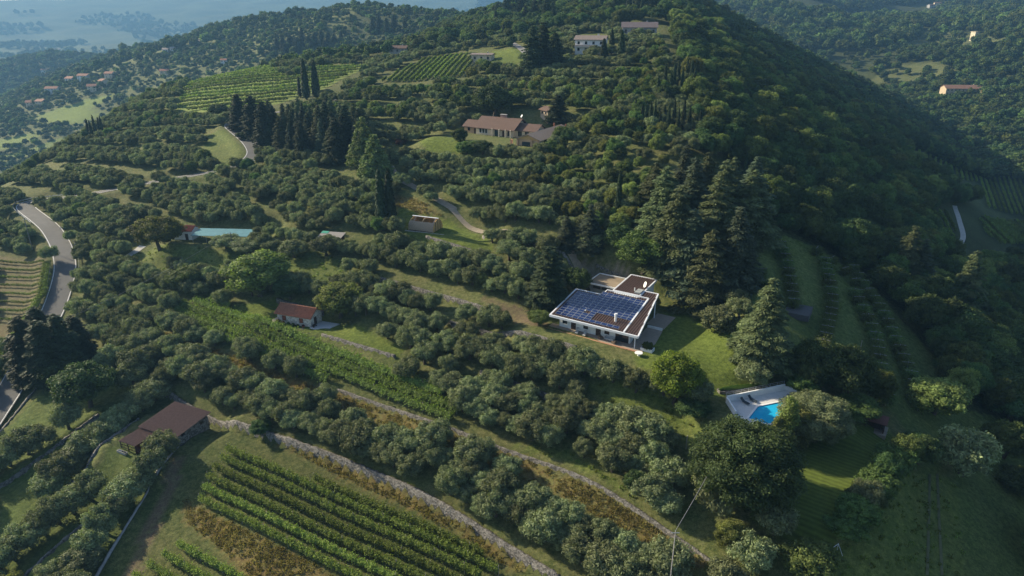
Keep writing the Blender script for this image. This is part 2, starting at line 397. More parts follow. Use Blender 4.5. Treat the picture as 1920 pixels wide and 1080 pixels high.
# ------------------------------------------------------------------ ground zones (base colours, two per zone mixed by noise in the shader)
Z = dict(
    grove=((0.078, 0.105, 0.030), (0.130, 0.125, 0.052)),
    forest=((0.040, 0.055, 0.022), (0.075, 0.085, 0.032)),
    lawn=((0.085, 0.120, 0.022), (0.118, 0.145, 0.032)),
    meadow=((0.080, 0.115, 0.026), (0.125, 0.140, 0.040)),
    dark=((0.070, 0.105, 0.026), (0.110, 0.130, 0.040)),
    valley=((0.045, 0.065, 0.024), (0.070, 0.088, 0.034)),
    vine_alley=((0.060, 0.085, 0.022), (0.110, 0.110, 0.042)),
    dry=((0.215, 0.145, 0.058), (0.120, 0.125, 0.042)),
    soil=((0.150, 0.105, 0.075), (0.110, 0.105, 0.045)),
    vsoil=((0.185, 0.145, 0.085), (0.130, 0.130, 0.055)),
    field=((0.190, 0.235, 0.055), (0.150, 0.190, 0.050)),
    plain=((0.120, 0.130, 0.055), (0.060, 0.085, 0.040)),
    hill=((0.095, 0.120, 0.042), (0.140, 0.140, 0.060)),
    gravel=((0.25, 0.21, 0.155), (0.18, 0.16, 0.115)),
)
GZ = [ # zone, photo outline
 ('meadow', [(235, 482), (285, 468), (365, 462), (480, 478), (560, 462), (645, 488), (648, 535), (560, 540), (470, 505), (380, 508), (300, 505)]),
 ('lawn', [(430, 575), (520, 568), (606, 582), (760, 655), (742, 672), (575, 622), (505, 606), (440, 605)]),
 ('lawn', [(742, 382), (800, 398), (850, 418), (915, 447), (930, 478), (800, 455), (752, 440)]),
 ('dry', [(735, 365), (775, 372), (830, 405), (790, 402), (742, 388)]),
 ('lawn', [(778, 266), (850, 258), (905, 272), (885, 290), (800, 287)]),
 ('meadow', [(378, 252), (422, 244), (468, 296), (445, 312), (388, 302)]),
 ('lawn', [(1185, 640), (1250, 585), (1290, 560), (1400, 640), (1425, 715), (1345, 745), (1280, 715), (1190, 688)]),
 ('gravel', [(1090, 480), (1180, 505), (1180, 545), (1120, 540), (1085, 520)]),
 ('soil', [(900, 555), (1005, 585), (1030, 612), (990, 610), (915, 580)]),
 ('meadow', [(1090, 718), (1185, 700), (1290, 772), (1360, 825), (1335, 845), (1230, 802), (1130, 748)]),
 ('lawn', [(1400, 970), (1525, 830), (1660, 800), (1680, 835), (1625, 925), (1565, 1030), (1480, 1020)]),
 ('meadow', [(1560, 1040), (1720, 880), (1790, 900), (1830, 1260), (1480, 1260)]),
 ('dark', [(1390, 520), (1470, 440), (1540, 470), (1640, 540), (1760, 680), (1800, 850), (1740, 900), (1690, 790), (1600, 700), (1490, 720), (1420, 690)]),
 ('dark', [(1780, 760), (1930, 800), (1990, 1260), (1830, 1260), (1790, 900)]),
 ('vine_alley', [(345, 840), (420, 785), (640, 870), (870, 980), (1045, 1090), (1250, 1250), (60, 1250)]),
 ('dry', [(480, 812), (640, 872), (760, 920), (870, 980), (1000, 1070), (960, 1070), (860, 1000), (750, 945), (640, 895), (560, 852)]),
 ('dry', [(345, 938), (400, 966), (481, 1004), (530, 1028), (600, 1066), (650, 1096), (470, 1096), (440, 1055), (400, 1015), (350, 980)]),
 ('soil', [(330, 850), (350, 860), (310, 960), (260, 1090), (225, 1090), (290, 950)]),
 ('dry', [(270, 615), (330, 628), (500, 690), (640, 742), (760, 782), (880, 826), (1000, 868), (1110, 912), (1200, 970), (1330, 1060), (1270, 1075), (1130, 975), (1050, 925), (900, 868), (760, 815), (640, 770), (500, 715), (300, 652)]),
 ('meadow', [(960, 830), (1040, 860), (1130, 900), (1230, 968), (1200, 950), (1150, 895), (1060, 845)]),
 ('dark', [(0, 820), (120, 690), (250, 730), (280, 770), (120, 930), (0, 1090)]),
 ('dark', [(270, 800), (330, 840), (180, 1090), (0, 1090), (110, 950)]),
 ('vsoil', [(-20, 478), (85, 482), (92, 520), (70, 590), (20, 660), (-20, 690)]),
 ('lawn', [(925, 95), (985, 92), (990, 118), (910, 125)]),
 ('field', [(66, 217), (205, 176), (216, 182), (165, 204), (207, 212), (140, 234), (75, 234)]),
 ('field', [(-20, 266), (70, 250), (62, 266), (-20, 288)]),
 ('field', [(-20, 296), (60, 280), (200, 226), (212, 230), (120, 276), (-20, 306)]),
 ('field', [(330, 205), (420, 140), (540, 150), (620, 125), (690, 125), (600, 170), (520, 195), (420, 215)]),
 ('valley', [(1690, 270), (1940, 335), (1940, 510), (1790, 516), (1722, 415), (1745, 395), (1830, 385), (1700, 312)]),
 ('hill', [(1690, 120), (1770, 115), (1790, 140), (1720, 160), (1630, 150)]),
 ('hill', [(1685, 75), (1760, 55), (1860, 65), (1900, 85), (1820, 92), (1720, 95)]),
 ('dark', [(715, 150), (880, 105), (885, 118), (860, 140), (760, 152)]),
]
_all = wpoly([q for z, p in GZ for q in p]); GZW = []; _k = 0
for z, p in GZ: GZW.append((z, _all[_k:_k + len(p)])); _k += len(p)

nx, ny = len(gx), len(gy)
idx = np.arange(nx * ny).reshape(ny, nx)
F = np.stack([idx[:-1, :-1], idx[:-1, 1:], idx[1:, 1:], idx[1:, :-1]], -1).reshape(-1, 4)
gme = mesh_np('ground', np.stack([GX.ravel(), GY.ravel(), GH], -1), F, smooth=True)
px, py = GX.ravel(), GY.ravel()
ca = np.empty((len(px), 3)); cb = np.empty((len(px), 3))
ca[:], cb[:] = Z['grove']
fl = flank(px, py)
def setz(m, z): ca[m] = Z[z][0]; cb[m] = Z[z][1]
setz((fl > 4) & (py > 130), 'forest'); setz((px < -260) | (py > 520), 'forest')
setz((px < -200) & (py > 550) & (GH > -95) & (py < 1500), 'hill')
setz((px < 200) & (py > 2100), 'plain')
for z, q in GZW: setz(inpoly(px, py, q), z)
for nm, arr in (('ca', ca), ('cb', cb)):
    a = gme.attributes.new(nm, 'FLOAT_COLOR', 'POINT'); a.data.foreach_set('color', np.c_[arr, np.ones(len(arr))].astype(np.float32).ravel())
gm = bpy.data.materials.new('ground'); gm.use_nodes = True; t = gm.node_tree; N = t.nodes; b = N['Principled BSDF']
b.inputs['Roughness'].default_value = 0.95; b.inputs['Specular IOR Level'].default_value = 0.1
A1 = N.new('ShaderNodeAttribute'); A1.attribute_name = 'ca'; A2 = N.new('ShaderNodeAttribute'); A2.attribute_name = 'cb'
tc = N.new('ShaderNodeTexCoord')
def noise(sc_, det, rough=0.6):
    n = N.new('ShaderNodeTexNoise'); n.inputs['Scale'].default_value = sc_; n.inputs['Detail'].default_value = det; n.inputs['Roughness'].default_value = rough
    t.links.new(tc.outputs['Object'], n.inputs['Vector']); return n
n1, n2, n3 = noise(0.12, 6, 0.7), noise(1.1, 5, 0.7), noise(0.006, 5, 0.6)
ad = N.new('ShaderNodeMath'); ad.operation = 'ADD'; t.links.new(n1.outputs[0], ad.inputs[0]); t.links.new(n2.outputs[0], ad.inputs[1])
mr = N.new('ShaderNodeMapRange'); mr.inputs[1].default_value = 0.75; mr.inputs[2].default_value = 1.25; t.links.new(ad.outputs[0], mr.inputs[0])
mx = N.new('ShaderNodeMix'); mx.data_type = 'RGBA'; t.links.new(mr.outputs[0], mx.inputs[0]); t.links.new(A1.outputs['Color'], mx.inputs[6]); t.links.new(A2.outputs['Color'], mx.inputs[7])
mr2 = N.new('ShaderNodeMapRange'); mr2.inputs[1].default_value = 0.3; mr2.inputs[2].default_value = 0.7; mr2.inputs[3].default_value = 0.65; mr2.inputs[4].default_value = 1.3; t.links.new(n3.outputs[0], mr2.inputs[0])
mr3 = N.new('ShaderNodeMapRange'); mr3.inputs[1].default_value = 0.3; mr3.inputs[2].default_value = 0.7; mr3.inputs[3].default_value = 0.6; mr3.inputs[4].default_value = 1.35; t.links.new(n2.outputs[0], mr3.inputs[0])
n4 = noise(5.0, 3, 0.7); mr4 = N.new('ShaderNodeMapRange'); mr4.inputs[1].default_value = 0.3; mr4.inputs[2].default_value = 0.7; mr4.inputs[3].default_value = 0.62; mr4.inputs[4].default_value = 1.38; t.links.new(n4.outputs[0], mr4.inputs[0])
mm = N.new('ShaderNodeMath'); mm.operation = 'MULTIPLY'; mq = N.new('ShaderNodeMath'); mq.operation = 'MULTIPLY'; t.links.new(mr3.outputs[0], mq.inputs[0]); t.links.new(mr4.outputs[0], mq.inputs[1]); t.links.new(mr2.outputs[0], mm.inputs[0]); t.links.new(mq.outputs[0], mm.inputs[1])
vm = N.new('ShaderNodeVectorMath'); vm.operation = 'SCALE'; t.links.new(mx.outputs[2], vm.inputs[0]); t.links.new(mm.outputs[0], vm.inputs['Scale'])
t.links.new(vm.outputs[0], b.inputs['Base Color'])
bp = N.new('ShaderNodeBump'); bp.inputs['Strength'].default_value = 0.7; bp.inputs['Distance'].default_value = 0.25
t.links.new(n2.outputs[0], bp.inputs['Height']); t.links.new(bp.outputs[0], b.inputs['Normal'])
gme.materials.append(gm)
ground = bpy.data.objects.new('ground', gme); link(ground); tag(ground, kind='structure')

# ------------------------------------------------------------------ roads
def ribbon(q, offs, lift, lo=0, hi=None):
    q = q[lo:hi]; d = np.gradient(q[:, :2], axis=0); d /= np.hypot(*d.T)[:, None] + 1e-9; n = np.stack([-d[:, 1], d[:, 0]], -1)
    cols = []
    for o in offs: cols.append(np.c_[q[:, :2] + n * o, q[:, 2] + lift])
    V = np.stack(cols, 1).reshape(-1, 3); m, k = len(q), len(offs); ii = np.arange(m * k).reshape(m, k)
    return V, np.stack([ii[:-1, 1:], ii[:-1, :-1], ii[1:, :-1], ii[1:, 1:]], -1).reshape(-1, 4)
def ribobj(name, q, offs, lift, m, label=None, lo=0, hi=None):
    V, Fq = ribbon(q, offs, lift, lo, hi)
    o = bpy.data.objects.new(name, mesh_np(name, V, Fq, [m], smooth=True)); link(o); tag(o, label, kind='structure'); return o
ribobj('road', ROAD_MAIN, (-3.3, -1.7, 0, 1.7, 3.3), 0.16, ASPH)
for e in (-3.0, 3.0): ribobj('road_marking', ROAD_MAIN, (e - 0.11, e + 0.11), 0.172, LINE)
ribobj('road', ROAD_UP, (-2.2, 0, 2.2), 0.2, mat('worn_asphalt', (0.24, 0.23, 0.215), 0.9, 0.2, 0.3))
DRIVE[:, 2] = Hi(DRIVE[:, 0], DRIVE[:, 1]) + 0.1
ribobj('path', DRIVE, (-1.5, 0, 1.5), 0.12, GRAV)
for pts, wd, m in (([(1787, 386), (1792, 402), (1799, 425), (1803, 445), (1796, 460), (1788, 468)], 1.6, PALEG),
                   ([(268, 462), (245, 480), (215, 494)], 1.4, PALEG),
                   ([(1743, 890), (1742, 960), (1738, 1080)], 0.2, RUT), ([(1757, 890), (1760, 960), (1766, 1080)], 0.2, RUT)):
    q = smooth(resample(pixl(pts), 2), 3); q[:, 2] = Hi(q[:, 0], q[:, 1]) + 0.10
    ribobj('path', q, (-wd, 0, wd), 0.08, m)

# ------------------------------------------------------------------ foliage builders
def unit(v): return v / (np.linalg.norm(v, axis=-1, keepdims=True) + 1e-9)
def leaves(Cn, Nn, size, r, aspect=1.5, tan=None):
    n = len(Cn); t = unit(np.cross(Nn, r.normal(size=(n, 3)))) if tan is None else unit(tan - Nn * (tan * Nn).sum(-1, keepdims=True))
    bt = np.cross(Nn, t); s = (size * r.uniform(0.65, 1.3, n))[:, None]
    V = np.stack([Cn - t * s * aspect, Cn - bt * s * 0.62, Cn + t * s * aspect, Cn + bt * s * 0.62], 1).reshape(-1, 3)
    return V, np.arange(n * 4).reshape(-1, 4)
_g = np.linspace(-1, 1, 3); _cv = []; _cf = []
for ax in range(3):
    for sg in (-1, 1):
        b0 = len(_cv)
        for a_ in _g:
            for b_ in _g:
                p = [0, 0, 0]; p[ax] = sg; p[(ax + 1) % 3] = a_; p[(ax + 2) % 3] = b_; _cv.append(p)
        for i in range(2):
            for j in range(2):
                q = [b0 + i * 3 + j, b0 + i * 3 + j + 1, b0 + i * 3 + j + 4, b0 + i * 3 + j + 3]; _cf.append(q if sg > 0 else q[::-1])
CORE_V = unit(np.array(_cv, float)); CORE_F = np.array(_cf)
class Cloud:
    def __init__(s): s.V = []; s.F = []; s.T = []; s.n = 0
    def add(s, V, F, T):
        s.V.append(V); s.F.append(F + s.n); s.T.append(np.broadcast_to(T, len(V)) if np.ndim(T) == 0 else T); s.n += len(V)
    def mesh(s, name, m): return mesh_np(name, np.concatenate(s.V), np.concatenate(s.F), [m], np.concatenate(s.T))
def clump_crown(r, clumps, per, size, aspect=1.5, core=0.74, spread=0.65, up=0.25):
    c = Cloud()
    for (x, y, z, rad) in clumps:
        n = max(6, int(per * rad * rad)); d = unit(r.normal(size=(n, 3)) + np.array([0, 0, up]))
        p = np.array([x, y, z]) + d * (rad * r.uniform(0.62, 1.18, n))[:, None] * np.array([1, 1, 0.92])
        V, Fq = leaves(p, unit(d + r.normal(size=(n, 3)) * spread), size, r, aspect)
        ct = r.uniform(0.25, 0.75)
        c.add(V, Fq, np.repeat(np.clip(ct + r.normal(0, 0.16, n), 0, 1), 4))
        if core:
            c.add(np.array([x, y, z]) + CORE_V * rad * core * r.uniform(0.9, 1.05, (len(CORE_V), 1)), CORE_F, 0.35)
    return c
def ell_clumps(r, n, rx, rz, cz, r0, r1, low=-0.5):
    out = []
    k = 0
    while len(out) < n and k < 4000:
        k += 1
        d = unit(r.normal(size=3)); f = r.uniform(0.35, 0.95) ** 0.6
        if d[2] < low: continue
        p = np.array([d[0] * rx * f, d[1] * rx * f, cz + d[2] * rz * f]); rad = r.uniform(r0, r1)
        if all(np.linalg.norm(p - np.array(q[:3])) > 0.55 * (rad + q[3]) for q in out) or k > 2500: out.append((*p, rad))
    return out
def trunk_mb(r, h, rad, limbs, reach):
    m = MB(); p = Vector((0, 0, -0.4)); top = Vector((r.normal() * 0.1 * h, r.normal() * 0.1 * h, h))
    m.tube(p, top, rad * 1.25, rad * 0.8, 7)
    for i in range(limbs):
        a = 2 * math.pi * (i + r.uniform(-0.2, 0.2)) / max(1, limbs); s0 = top * r.uniform(0.7, 1.0)
        m.tube(s0, s0 + Vector((math.cos(a) * reach, math.sin(a) * reach, reach * r.uniform(0.6, 1.1))), rad * 0.55, rad * 0.18, 5)
    return m
def tree_olive(r, low=False):
    cl = ell_clumps(r, 8 if low else 22, 2.25, 1.5, 2.75, 0.9 if low else 0.62, 1.3 if low else 1.0, -0.55)
    return trunk_mb(r, 1.5, 0.24, 3, 1.0), clump_crown(r, cl, 34 if low else 440, 0.36 if low else 0.108, 1.7, core=0.74 if low else 0.64), 4.9
def tree_broad(r, low=False):
    rx = r.uniform(3.0, 3.9)
    cl = ell_clumps(r, 10 if low else 34, rx, 2.9, 5.4, 1.5 if low else 0.9, 2.0 if low else 1.55, -0.75)
    return trunk_mb(r, 3.4, 0.3, 4, 2.0), clump_crown(r, cl, 16 if low else 220, 0.55 if low else 0.16, 1.5, core=0.74 if low else 0.66), 9.3
def tree_big(r, low=False):
    cl = ell_clumps(r, 110, 7.6, 6.2, 8.6, 1.2, 2.2, -0.85)
    return trunk_mb(r, 5.0, 0.55, 5, 3.4), clump_crown(r, cl, 170, 0.165, 1.5, core=0.68), 16.2
def tree_poplar(r, low=False):
    cl = [(r.normal(0, 0.35), r.normal(0, 0.35), z, (0.75 + 0.5 * math.sin(math.pi * (z / 10.5) ** 0.8)) * r.uniform(0.8, 1.1)) for z in np.linspace(1.2, 9.4, 16)]
    return trunk_mb(r, 4, 0.16, 2, 0.7), clump_crown(r, cl, 180, 0.17, 1.5), 10.3
def tree_ball(r, low=False):
    cl = ell_clumps(r, 44, 2.4, 1.7, 1.9, 0.45, 0.75, -0.9) + [(0, 0, 1.9, 1.9)]
    return trunk_mb(r, 0.9, 0.2, 3, 0.7), clump_crown(r, cl, 260, 0.11, 1.4), 4.0
def tree_pyramid(r, low=False):
    cl = []
    for z in np.linspace(1.6, 13.2, 20):
        rad = 3.6 * (1 - (z / 14.2)) ** 0.75; k = max(1, int(rad * 3.4))
        for i in range(k):
            a = 2 * math.pi * (i + r.uniform(0, 1)) / k; q = rad * r.uniform(0.55, 0.85)
            cl.append((math.cos(a) * q, math.sin(a) * q, z + r.uniform(-0.4, 0.4), max(0.45, rad * 0.36) * r.uniform(0.8, 1.15)))
    return trunk_mb(r, 9, 0.3, 0, 0), clump_crown(r, cl, 100, 0.19, 1.8, spread=0.8, up=0.5), 14.2
def tree_cypress(r, low=False):
    n = 500 if low else 3400; h = 14.0; z = h * r.uniform(0.02, 1, n) ** 0.9; t = z / h
    rad = 1.15 * np.minimum(1, (t / 0.16 + 0.25)) * (1 - t) ** 0.55 + 0.06; a = r.uniform(0, 2 * math.pi, n)
    lump = 1 + 0.16 * np.sin(a * 5 + z * 1.6) + 0.1 * np.sin(a * 3 - z * 2.9)
    q = rad * lump * r.uniform(0.82, 1.08, n); p = np.stack([np.cos(a) * q, np.sin(a) * q, z + 0.5], -1)
    nn = unit(np.stack([np.cos(a), np.sin(a), 0.35 + 0 * a], -1) + r.normal(size=(n, 3)) * 0.4)
    c = Cloud(); V, Fq = leaves(p, nn, 0.42 if low else 0.17, r, 2.2, np.tile([0, 0, 1.0], (n, 1)) + r.normal(size=(n, 3)) * 0.3)
    c.add(V, Fq, np.repeat(np.clip(r.normal(0.45, 0.18, n), 0, 1), 4))
    ring = np.linspace(0, 2 * math.pi, 9)[:-1]; zs = np.array([0.4, 2.2, 5, 8, 11, 14.0]); rs = np.array([0.35, 0.95, 0.92, 0.75, 0.5, 0.05])
    V = np.array([(rr * math.cos(b_), rr * math.sin(b_), zz) for zz, rr in zip(zs, rs) for b_ in ring]) * np.array([0.85, 0.85, 1])
    Fq = np.array([(i * 8 + j, i * 8 + (j + 1) % 8, (i + 1) * 8 + (j + 1) % 8, (i + 1) * 8 + j) for i in range(5) for j in range(8)])
    c.add(V, Fq, 0.3)
    return trunk_mb(r, 1.2, 0.2, 0, 0), c, 14.5
def conifer(r, h, Rb, droop, size, lev, per, power=0.85, low=False):
    c = Cloud(); z = 1.2
    while z < h - 0.3:
        rad = Rb * (1 - z / h) ** power * r.uniform(0.85, 1.1) + 0.15; k = max(4, int(4 + rad * 1.1)); a0 = r.uniform(0, 6.28)
        for i in range(k):
            a = a0 + 2 * math.pi * (i + r.uniform(-0.25, 0.25)) / k; L = rad * r.uniform(0.72, 1.15); zz = z + r.uniform(-0.4, 0.4) * lev
            n = max(4, int(per * L)); s = r.uniform(0.12, 1, n) ** 0.7; wd = (0.16 + 0.30 * L * (1 - s) ** 0.7 * s * 1.5) * 0.9
            off = r.normal(0, 1, n) * wd
            x = s * L; dz = 0.10 * L * s - droop * L * s * s - np.abs(off) * droop * 0.8
            p = np.stack([math.cos(a) * x - math.sin(a) * off, math.sin(a) * x + math.cos(a) * off, zz + dz + r.normal(0, 0.07, n)], -1)
            nn = unit(np.array([math.cos(a) * 0.35, math.sin(a) * 0.35, 1.0]) + r.normal(size=(n, 3)) * 0.45)
            td = np.array([math.cos(a), math.sin(a), -droop]) + r.normal(size=(n, 3)) * 0.45
            V, Fq = leaves(p, nn, size, r, 2.0, td)
            c.add(V, Fq, np.repeat(np.clip(r.uniform(0.3, 0.6) + r.normal(0, 0.15, n) + 0.0 * s, 0, 1), 4))
        z += lev * r.uniform(0.8, 1.2)
    ring = np.linspace(0, 2 * math.pi, 9)[:-1]; zs = np.array([1.0, h * 0.3, h * 0.6, h * 0.97]); rs = Rb * 0.42 * (1 - zs / h) ** power + 0.03
    V = np.array([(rr * math.cos(b_), rr * math.sin(b_), zz) for zz, rr in zip(zs, rs) for b_ in ring])
    c.add(V, np.array([(i * 8 + j, i * 8 + (j + 1) % 8, (i + 1) * 8 + (j + 1) % 8, (i + 1) * 8 + j) for i in range(3) for j in range(8)]), 0.3)
    m = MB(); m.tube((0, 0, -0.5), (0, 0, h * 0.93), 0.34, 0.05, 7)
    return m, c, h
def tree_cedar(r, low=False): return conifer(r, 17, 5.2, 0.30, 0.18, 1.0, 58, 0.8)
def tree_spruce(r, low=False): return conifer(r, 17, 3.9, 0.42, 0.17, 0.75, 50, 0.95)
def tree_dark(r, low=False): return conifer(r, 15, 3.2, 0.25, 0.17, 0.65, 58, 0.55)
SPEC = dict(olive=(tree_olive, 'olive', 6), oak=(tree_broad, 'oak', 5), green=(tree_broad, 'green', 4), lime=(tree_broad, 'lime', 3), gold=(tree_broad, 'gold', 2),
            poplar=(tree_poplar, 'lime', 2), bright=(tree_broad, 'bright', 1), bigoak=(tree_big, 'oak', 1), bigolive=(tree_big, 'olive', 1), ball=(tree_ball, 'olive', 1), topiary=(tree_ball, 'gold', 1), pyramid=(tree_pyramid, 'pine', 2), cypress=(tree_cypress, 'cypress', 3),
            cedar=(tree_cedar, 'cedar', 3), spruce=(tree_spruce, 'spruce', 2), dark=(tree_dark, 'dark', 3), shrub=(tree_ball, 'shrub', 2), redshrub=(tree_ball, 'red', 1))
KIND = {}
def variants(kind):
    if kind not in KIND:
        fn, lm, n = SPEC[kind]; out = []
        for i in range(n):
            r = np.random.default_rng(abs(hash(fn.__name__)) % 1 + 100 * i + len(kind) * 7 + 3)
            tm, cc, h0 = fn(r); cm = cc.mesh(kind + '_crown', LEAF[lm])
            co = cm.vertices; arr = np.empty(len(co) * 3, np.float32); co.foreach_get('co', arr); arr = arr.reshape(-1, 3)
            out.append((tm.mesh(kind + '_trunk', BARK), cm, h0, float(np.percentile(np.hypot(arr[:, 0], arr[:, 1]), 97))))
        KIND[kind] = out
    return KIND[kind]
NAMES = dict(olive='olive_tree', oak='broadleaf_tree', green='broadleaf_tree', lime='broadleaf_tree', gold='broadleaf_tree', poplar='poplar_tree', bright='broadleaf_tree', bigoak='broadleaf_tree', bigolive='olive_tree', ball='round_shrub', topiary='round_shrub',
             pyramid='pyramid_conifer', cypress='cypress_tree', cedar='cedar_tree', spruce='spruce_tree', dark='dark_conifer', shrub='shrub', redshrub='shrub')
NTREE = {}
def place(kind, x, y, h, label, group=None, wf=1.0, z=None, v=None, rot=None, solo=False):
    vs = variants(kind); i = (NTREE.get(kind, 0) if v is None else v) % len(vs); NTREE[kind] = NTREE.get(kind, 0) + 1
    tm, cm, h0, r0 = vs[i]; s = h / h0
    cat = 'shrub' if 'shrub' in NAMES[kind] else 'tree'
    z = G(x, y) if z is None else z; rot = rng.uniform(0, 6.28) if rot is None else rot
    if solo:
        o = bpy.data.objects.new(NAMES[kind], cm); link(o); o.location = (x, y, z - 0.1); o.rotation_euler = (0, 0, rot); o.scale = (s * wf, s * wf, s)
        return tag(o, label, cat, group)
    o = thing(NAMES[kind], label, cat, (x, y, z - 0.1), rot, group); o.scale = (s * wf, s * wf, s)
    a = bpy.data.objects.new('trunk', tm); link(a, o); b_ = bpy.data.objects.new('crown', cm); link(b_, o)
    return o
def place_px(kind, u, v, hpx, wpx, label, group=None, vv=None):
    """stand a tree with its foot at the ground seen at photo pixel u, v"""
    th = math.atan2(v - 540, FPX) + PITCH; sh = 0.5 * wpx * max(0.0, math.sin(th)) * 0.6
    v -= sh; hpx -= sh * (1.0 if kind in ('cedar', 'spruce', 'dark', 'cypress', 'pyramid') else 1.4)
    p = pix(u, v); d = math.sqrt(p[0] ** 2 + p[1] ** 2 + (CAMZ - p[2]) ** 2); th = math.asin((CAMZ - p[2]) / d)
    vs = variants(kind); i = (NTREE.get(kind, 0) if vv is None else vv) % len(vs)
    h = hpx * d / (FPX * math.cos(th)); s = h / vs[i][2]; wm = wpx * d / FPX
    return place(kind, p[0], p[1], h, label, group, wf=max(0.45, min(2.2, wm / (2 * vs[i][3] * s))), z=p[2], v=i)

# ------------------------------------------------------------------ scatter of many (geometry nodes on one point mesh)
def scatter(name, label, pts, scl, meshes, width=None):
    n = len(pts); me = bpy.data.meshes.new(name); me.vertices.add(n); me.vertices.foreach_set('co', np.asarray(pts, np.float32).ravel())
    width = np.ones(n) if width is None else width
    for nm, ty, arr in (('scl', 'FLOAT_VECTOR', np.c_[scl * width, scl * width, scl]), ('rot', 'FLOAT_VECTOR', np.c_[np.zeros(n), np.zeros(n), rng.uniform(0, 6.28, n)])):
        a = me.attributes.new(nm, ty, 'POINT'); a.data.foreach_set('vector', arr.astype(np.float32).ravel())
    a = me.attributes.new('var', 'INT', 'POINT'); a.data.foreach_set('value', rng.integers(0, len(meshes), n).astype(np.int32))
    col = bpy.data.collections.new(name + '_kinds')
    for i, m in enumerate(meshes): col.objects.link(bpy.data.objects.new('%s_kind_%d' % (name, i), m))
    ng = bpy.data.node_groups.new(name, 'GeometryNodeTree')
    ng.interface.new_socket('Geometry', in_out='INPUT', socket_type='NodeSocketGeometry'); ng.interface.new_socket('Geometry', in_out='OUTPUT', socket_type='NodeSocketGeometry')
    N = ng.nodes; gi = N.new('NodeGroupInput'); go = N.new('NodeGroupOutput'); ip = N.new('GeometryNodeInstanceOnPoints'); ci = N.new('GeometryNodeCollectionInfo')
    ci.inputs['Collection'].default_value = col; ci.inputs['Separate Children'].default_value = True; ci.inputs['Reset Children'].default_value = True
    ip.inputs['Pick Instance'].default_value = True
    def attr(nm, ty):
        q = N.new('GeometryNodeInputNamedAttribute'); q.data_type = ty; q.inputs['Name'].default_value = nm; return q.outputs['Attribute']
    L = ng.links; L.new(gi.outputs[0], ip.inputs['Points']); L.new(ci.outputs[0], ip.inputs['Instance']); L.new(attr('var', 'INT'), ip.inputs['Instance Index'])
    L.new(attr('rot', 'FLOAT_VECTOR'), ip.inputs['Rotation']); L.new(attr('scl', 'FLOAT_VECTOR'), ip.inputs['Scale']); L.new(ip.outputs[0], go.inputs[0])
    o = bpy.data.objects.new(name, me); link(o); tag(o, label, kind='stuff'); md = o.modifiers.new('scatter', 'NODES'); md.node_group = ng
    return o
LOW = {}
def lowvars(kind, n=4):
    if kind not in LOW:
        fn, lm, _ = SPEC[kind]; LOW[kind] = [fn(np.random.default_rng(900 + i * 13 + len(kind)), True)[1].mesh(kind + '_far', LEAF[lm]) for i in range(n)]
    return LOW[kind]

def vnoise(x, y, s, seed=0):
    return 0.5 + 0.25 * (np.sin(x / s + 1.7 * np.sin(y / s * 0.8 + seed) + seed) + np.sin(y / s * 1.1 + 1.3 * np.sin(x / s * 0.9 - seed * 2) + seed * 3))
def grid(x0, x1, y0, y1, sx, sy, ang, jit):
    cx, cy = (x0 + x1) / 2, (y0 + y1) / 2; Rm = math.hypot(x1 - x0, y1 - y0) / 2
    a, p = np.meshgrid(np.arange(-Rm, Rm, sx), np.arange(-Rm, Rm, sy)); a = a + (np.arange(a.shape[0])[:, None] % 2) * sx / 2
    a = a.ravel() + rng.uniform(-jit, jit, a.size) * sx; p = p.ravel() + rng.uniform(-jit, jit, p.size) * sy
    x = cx + a * math.cos(ang) - p * math.sin(ang); y = cy + a * math.sin(ang) + p * math.cos(ang)
    k = (x > x0) & (x < x1) & (y > y0) & (y < y1); return x[k], y[k]
def inview(x, y, z, m=70):
    u, v, d = proj(x, y, z); return (u > -m) & (u < 1920 + m) & (v > -m - 60) & (v < 1080 + m) & (d > 5)
_los = {}
def visible(x, y, z, step=40):
    """true where nothing but the last few metres of ground hides the point (coarse sight line test)"""
    ok = np.ones(len(x), bool)
    for t in np.linspace(0.15, 0.97, step):
        ok &= (CAMZ + (z - CAMZ) * t) > Hi(x * t, y * t) - 1.0
    return ok
PERG = [(318, 590), (345, 572), (402, 566), (470, 596), (520, 612), (600, 640), (720, 690), (790, 725), (860, 760), (868, 795), (820, 792), (720, 752), (600, 715), (480, 672), (390, 632)]
UPV = [(700, 168), (712, 145), (790, 112), (878, 102), (895, 125), (880, 160), (770, 172)]
CONIF = [(440, 245), (470, 215), (560, 215), (690, 240), (725, 310), (690, 335), (600, 305), (510, 298), (468, 268)]
TERV = [(320, 218), (335, 195), (420, 140), (540, 150), (620, 125), (690, 125), (680, 150), (610, 185), (520, 212), (420, 225)]
MANUAL = [(120, 600), (60, 700), (-20, 800), (-20, 1090), (180, 1090), (345, 830), (312, 735), (250, 700), (180, 640)]
CEDARS = [(1195, 470), (1215, 400), (1245, 330), (1300, 290), (1420, 330), (1450, 470), (1400, 560), (1330, 600), (1270, 545)]
BIGT = [(1290, 1010), (1270, 900), (1330, 800), (1460, 790), (1560, 760), (1680, 770), (1660, 830), (1530, 840), (1440, 960), (1380, 1010)]
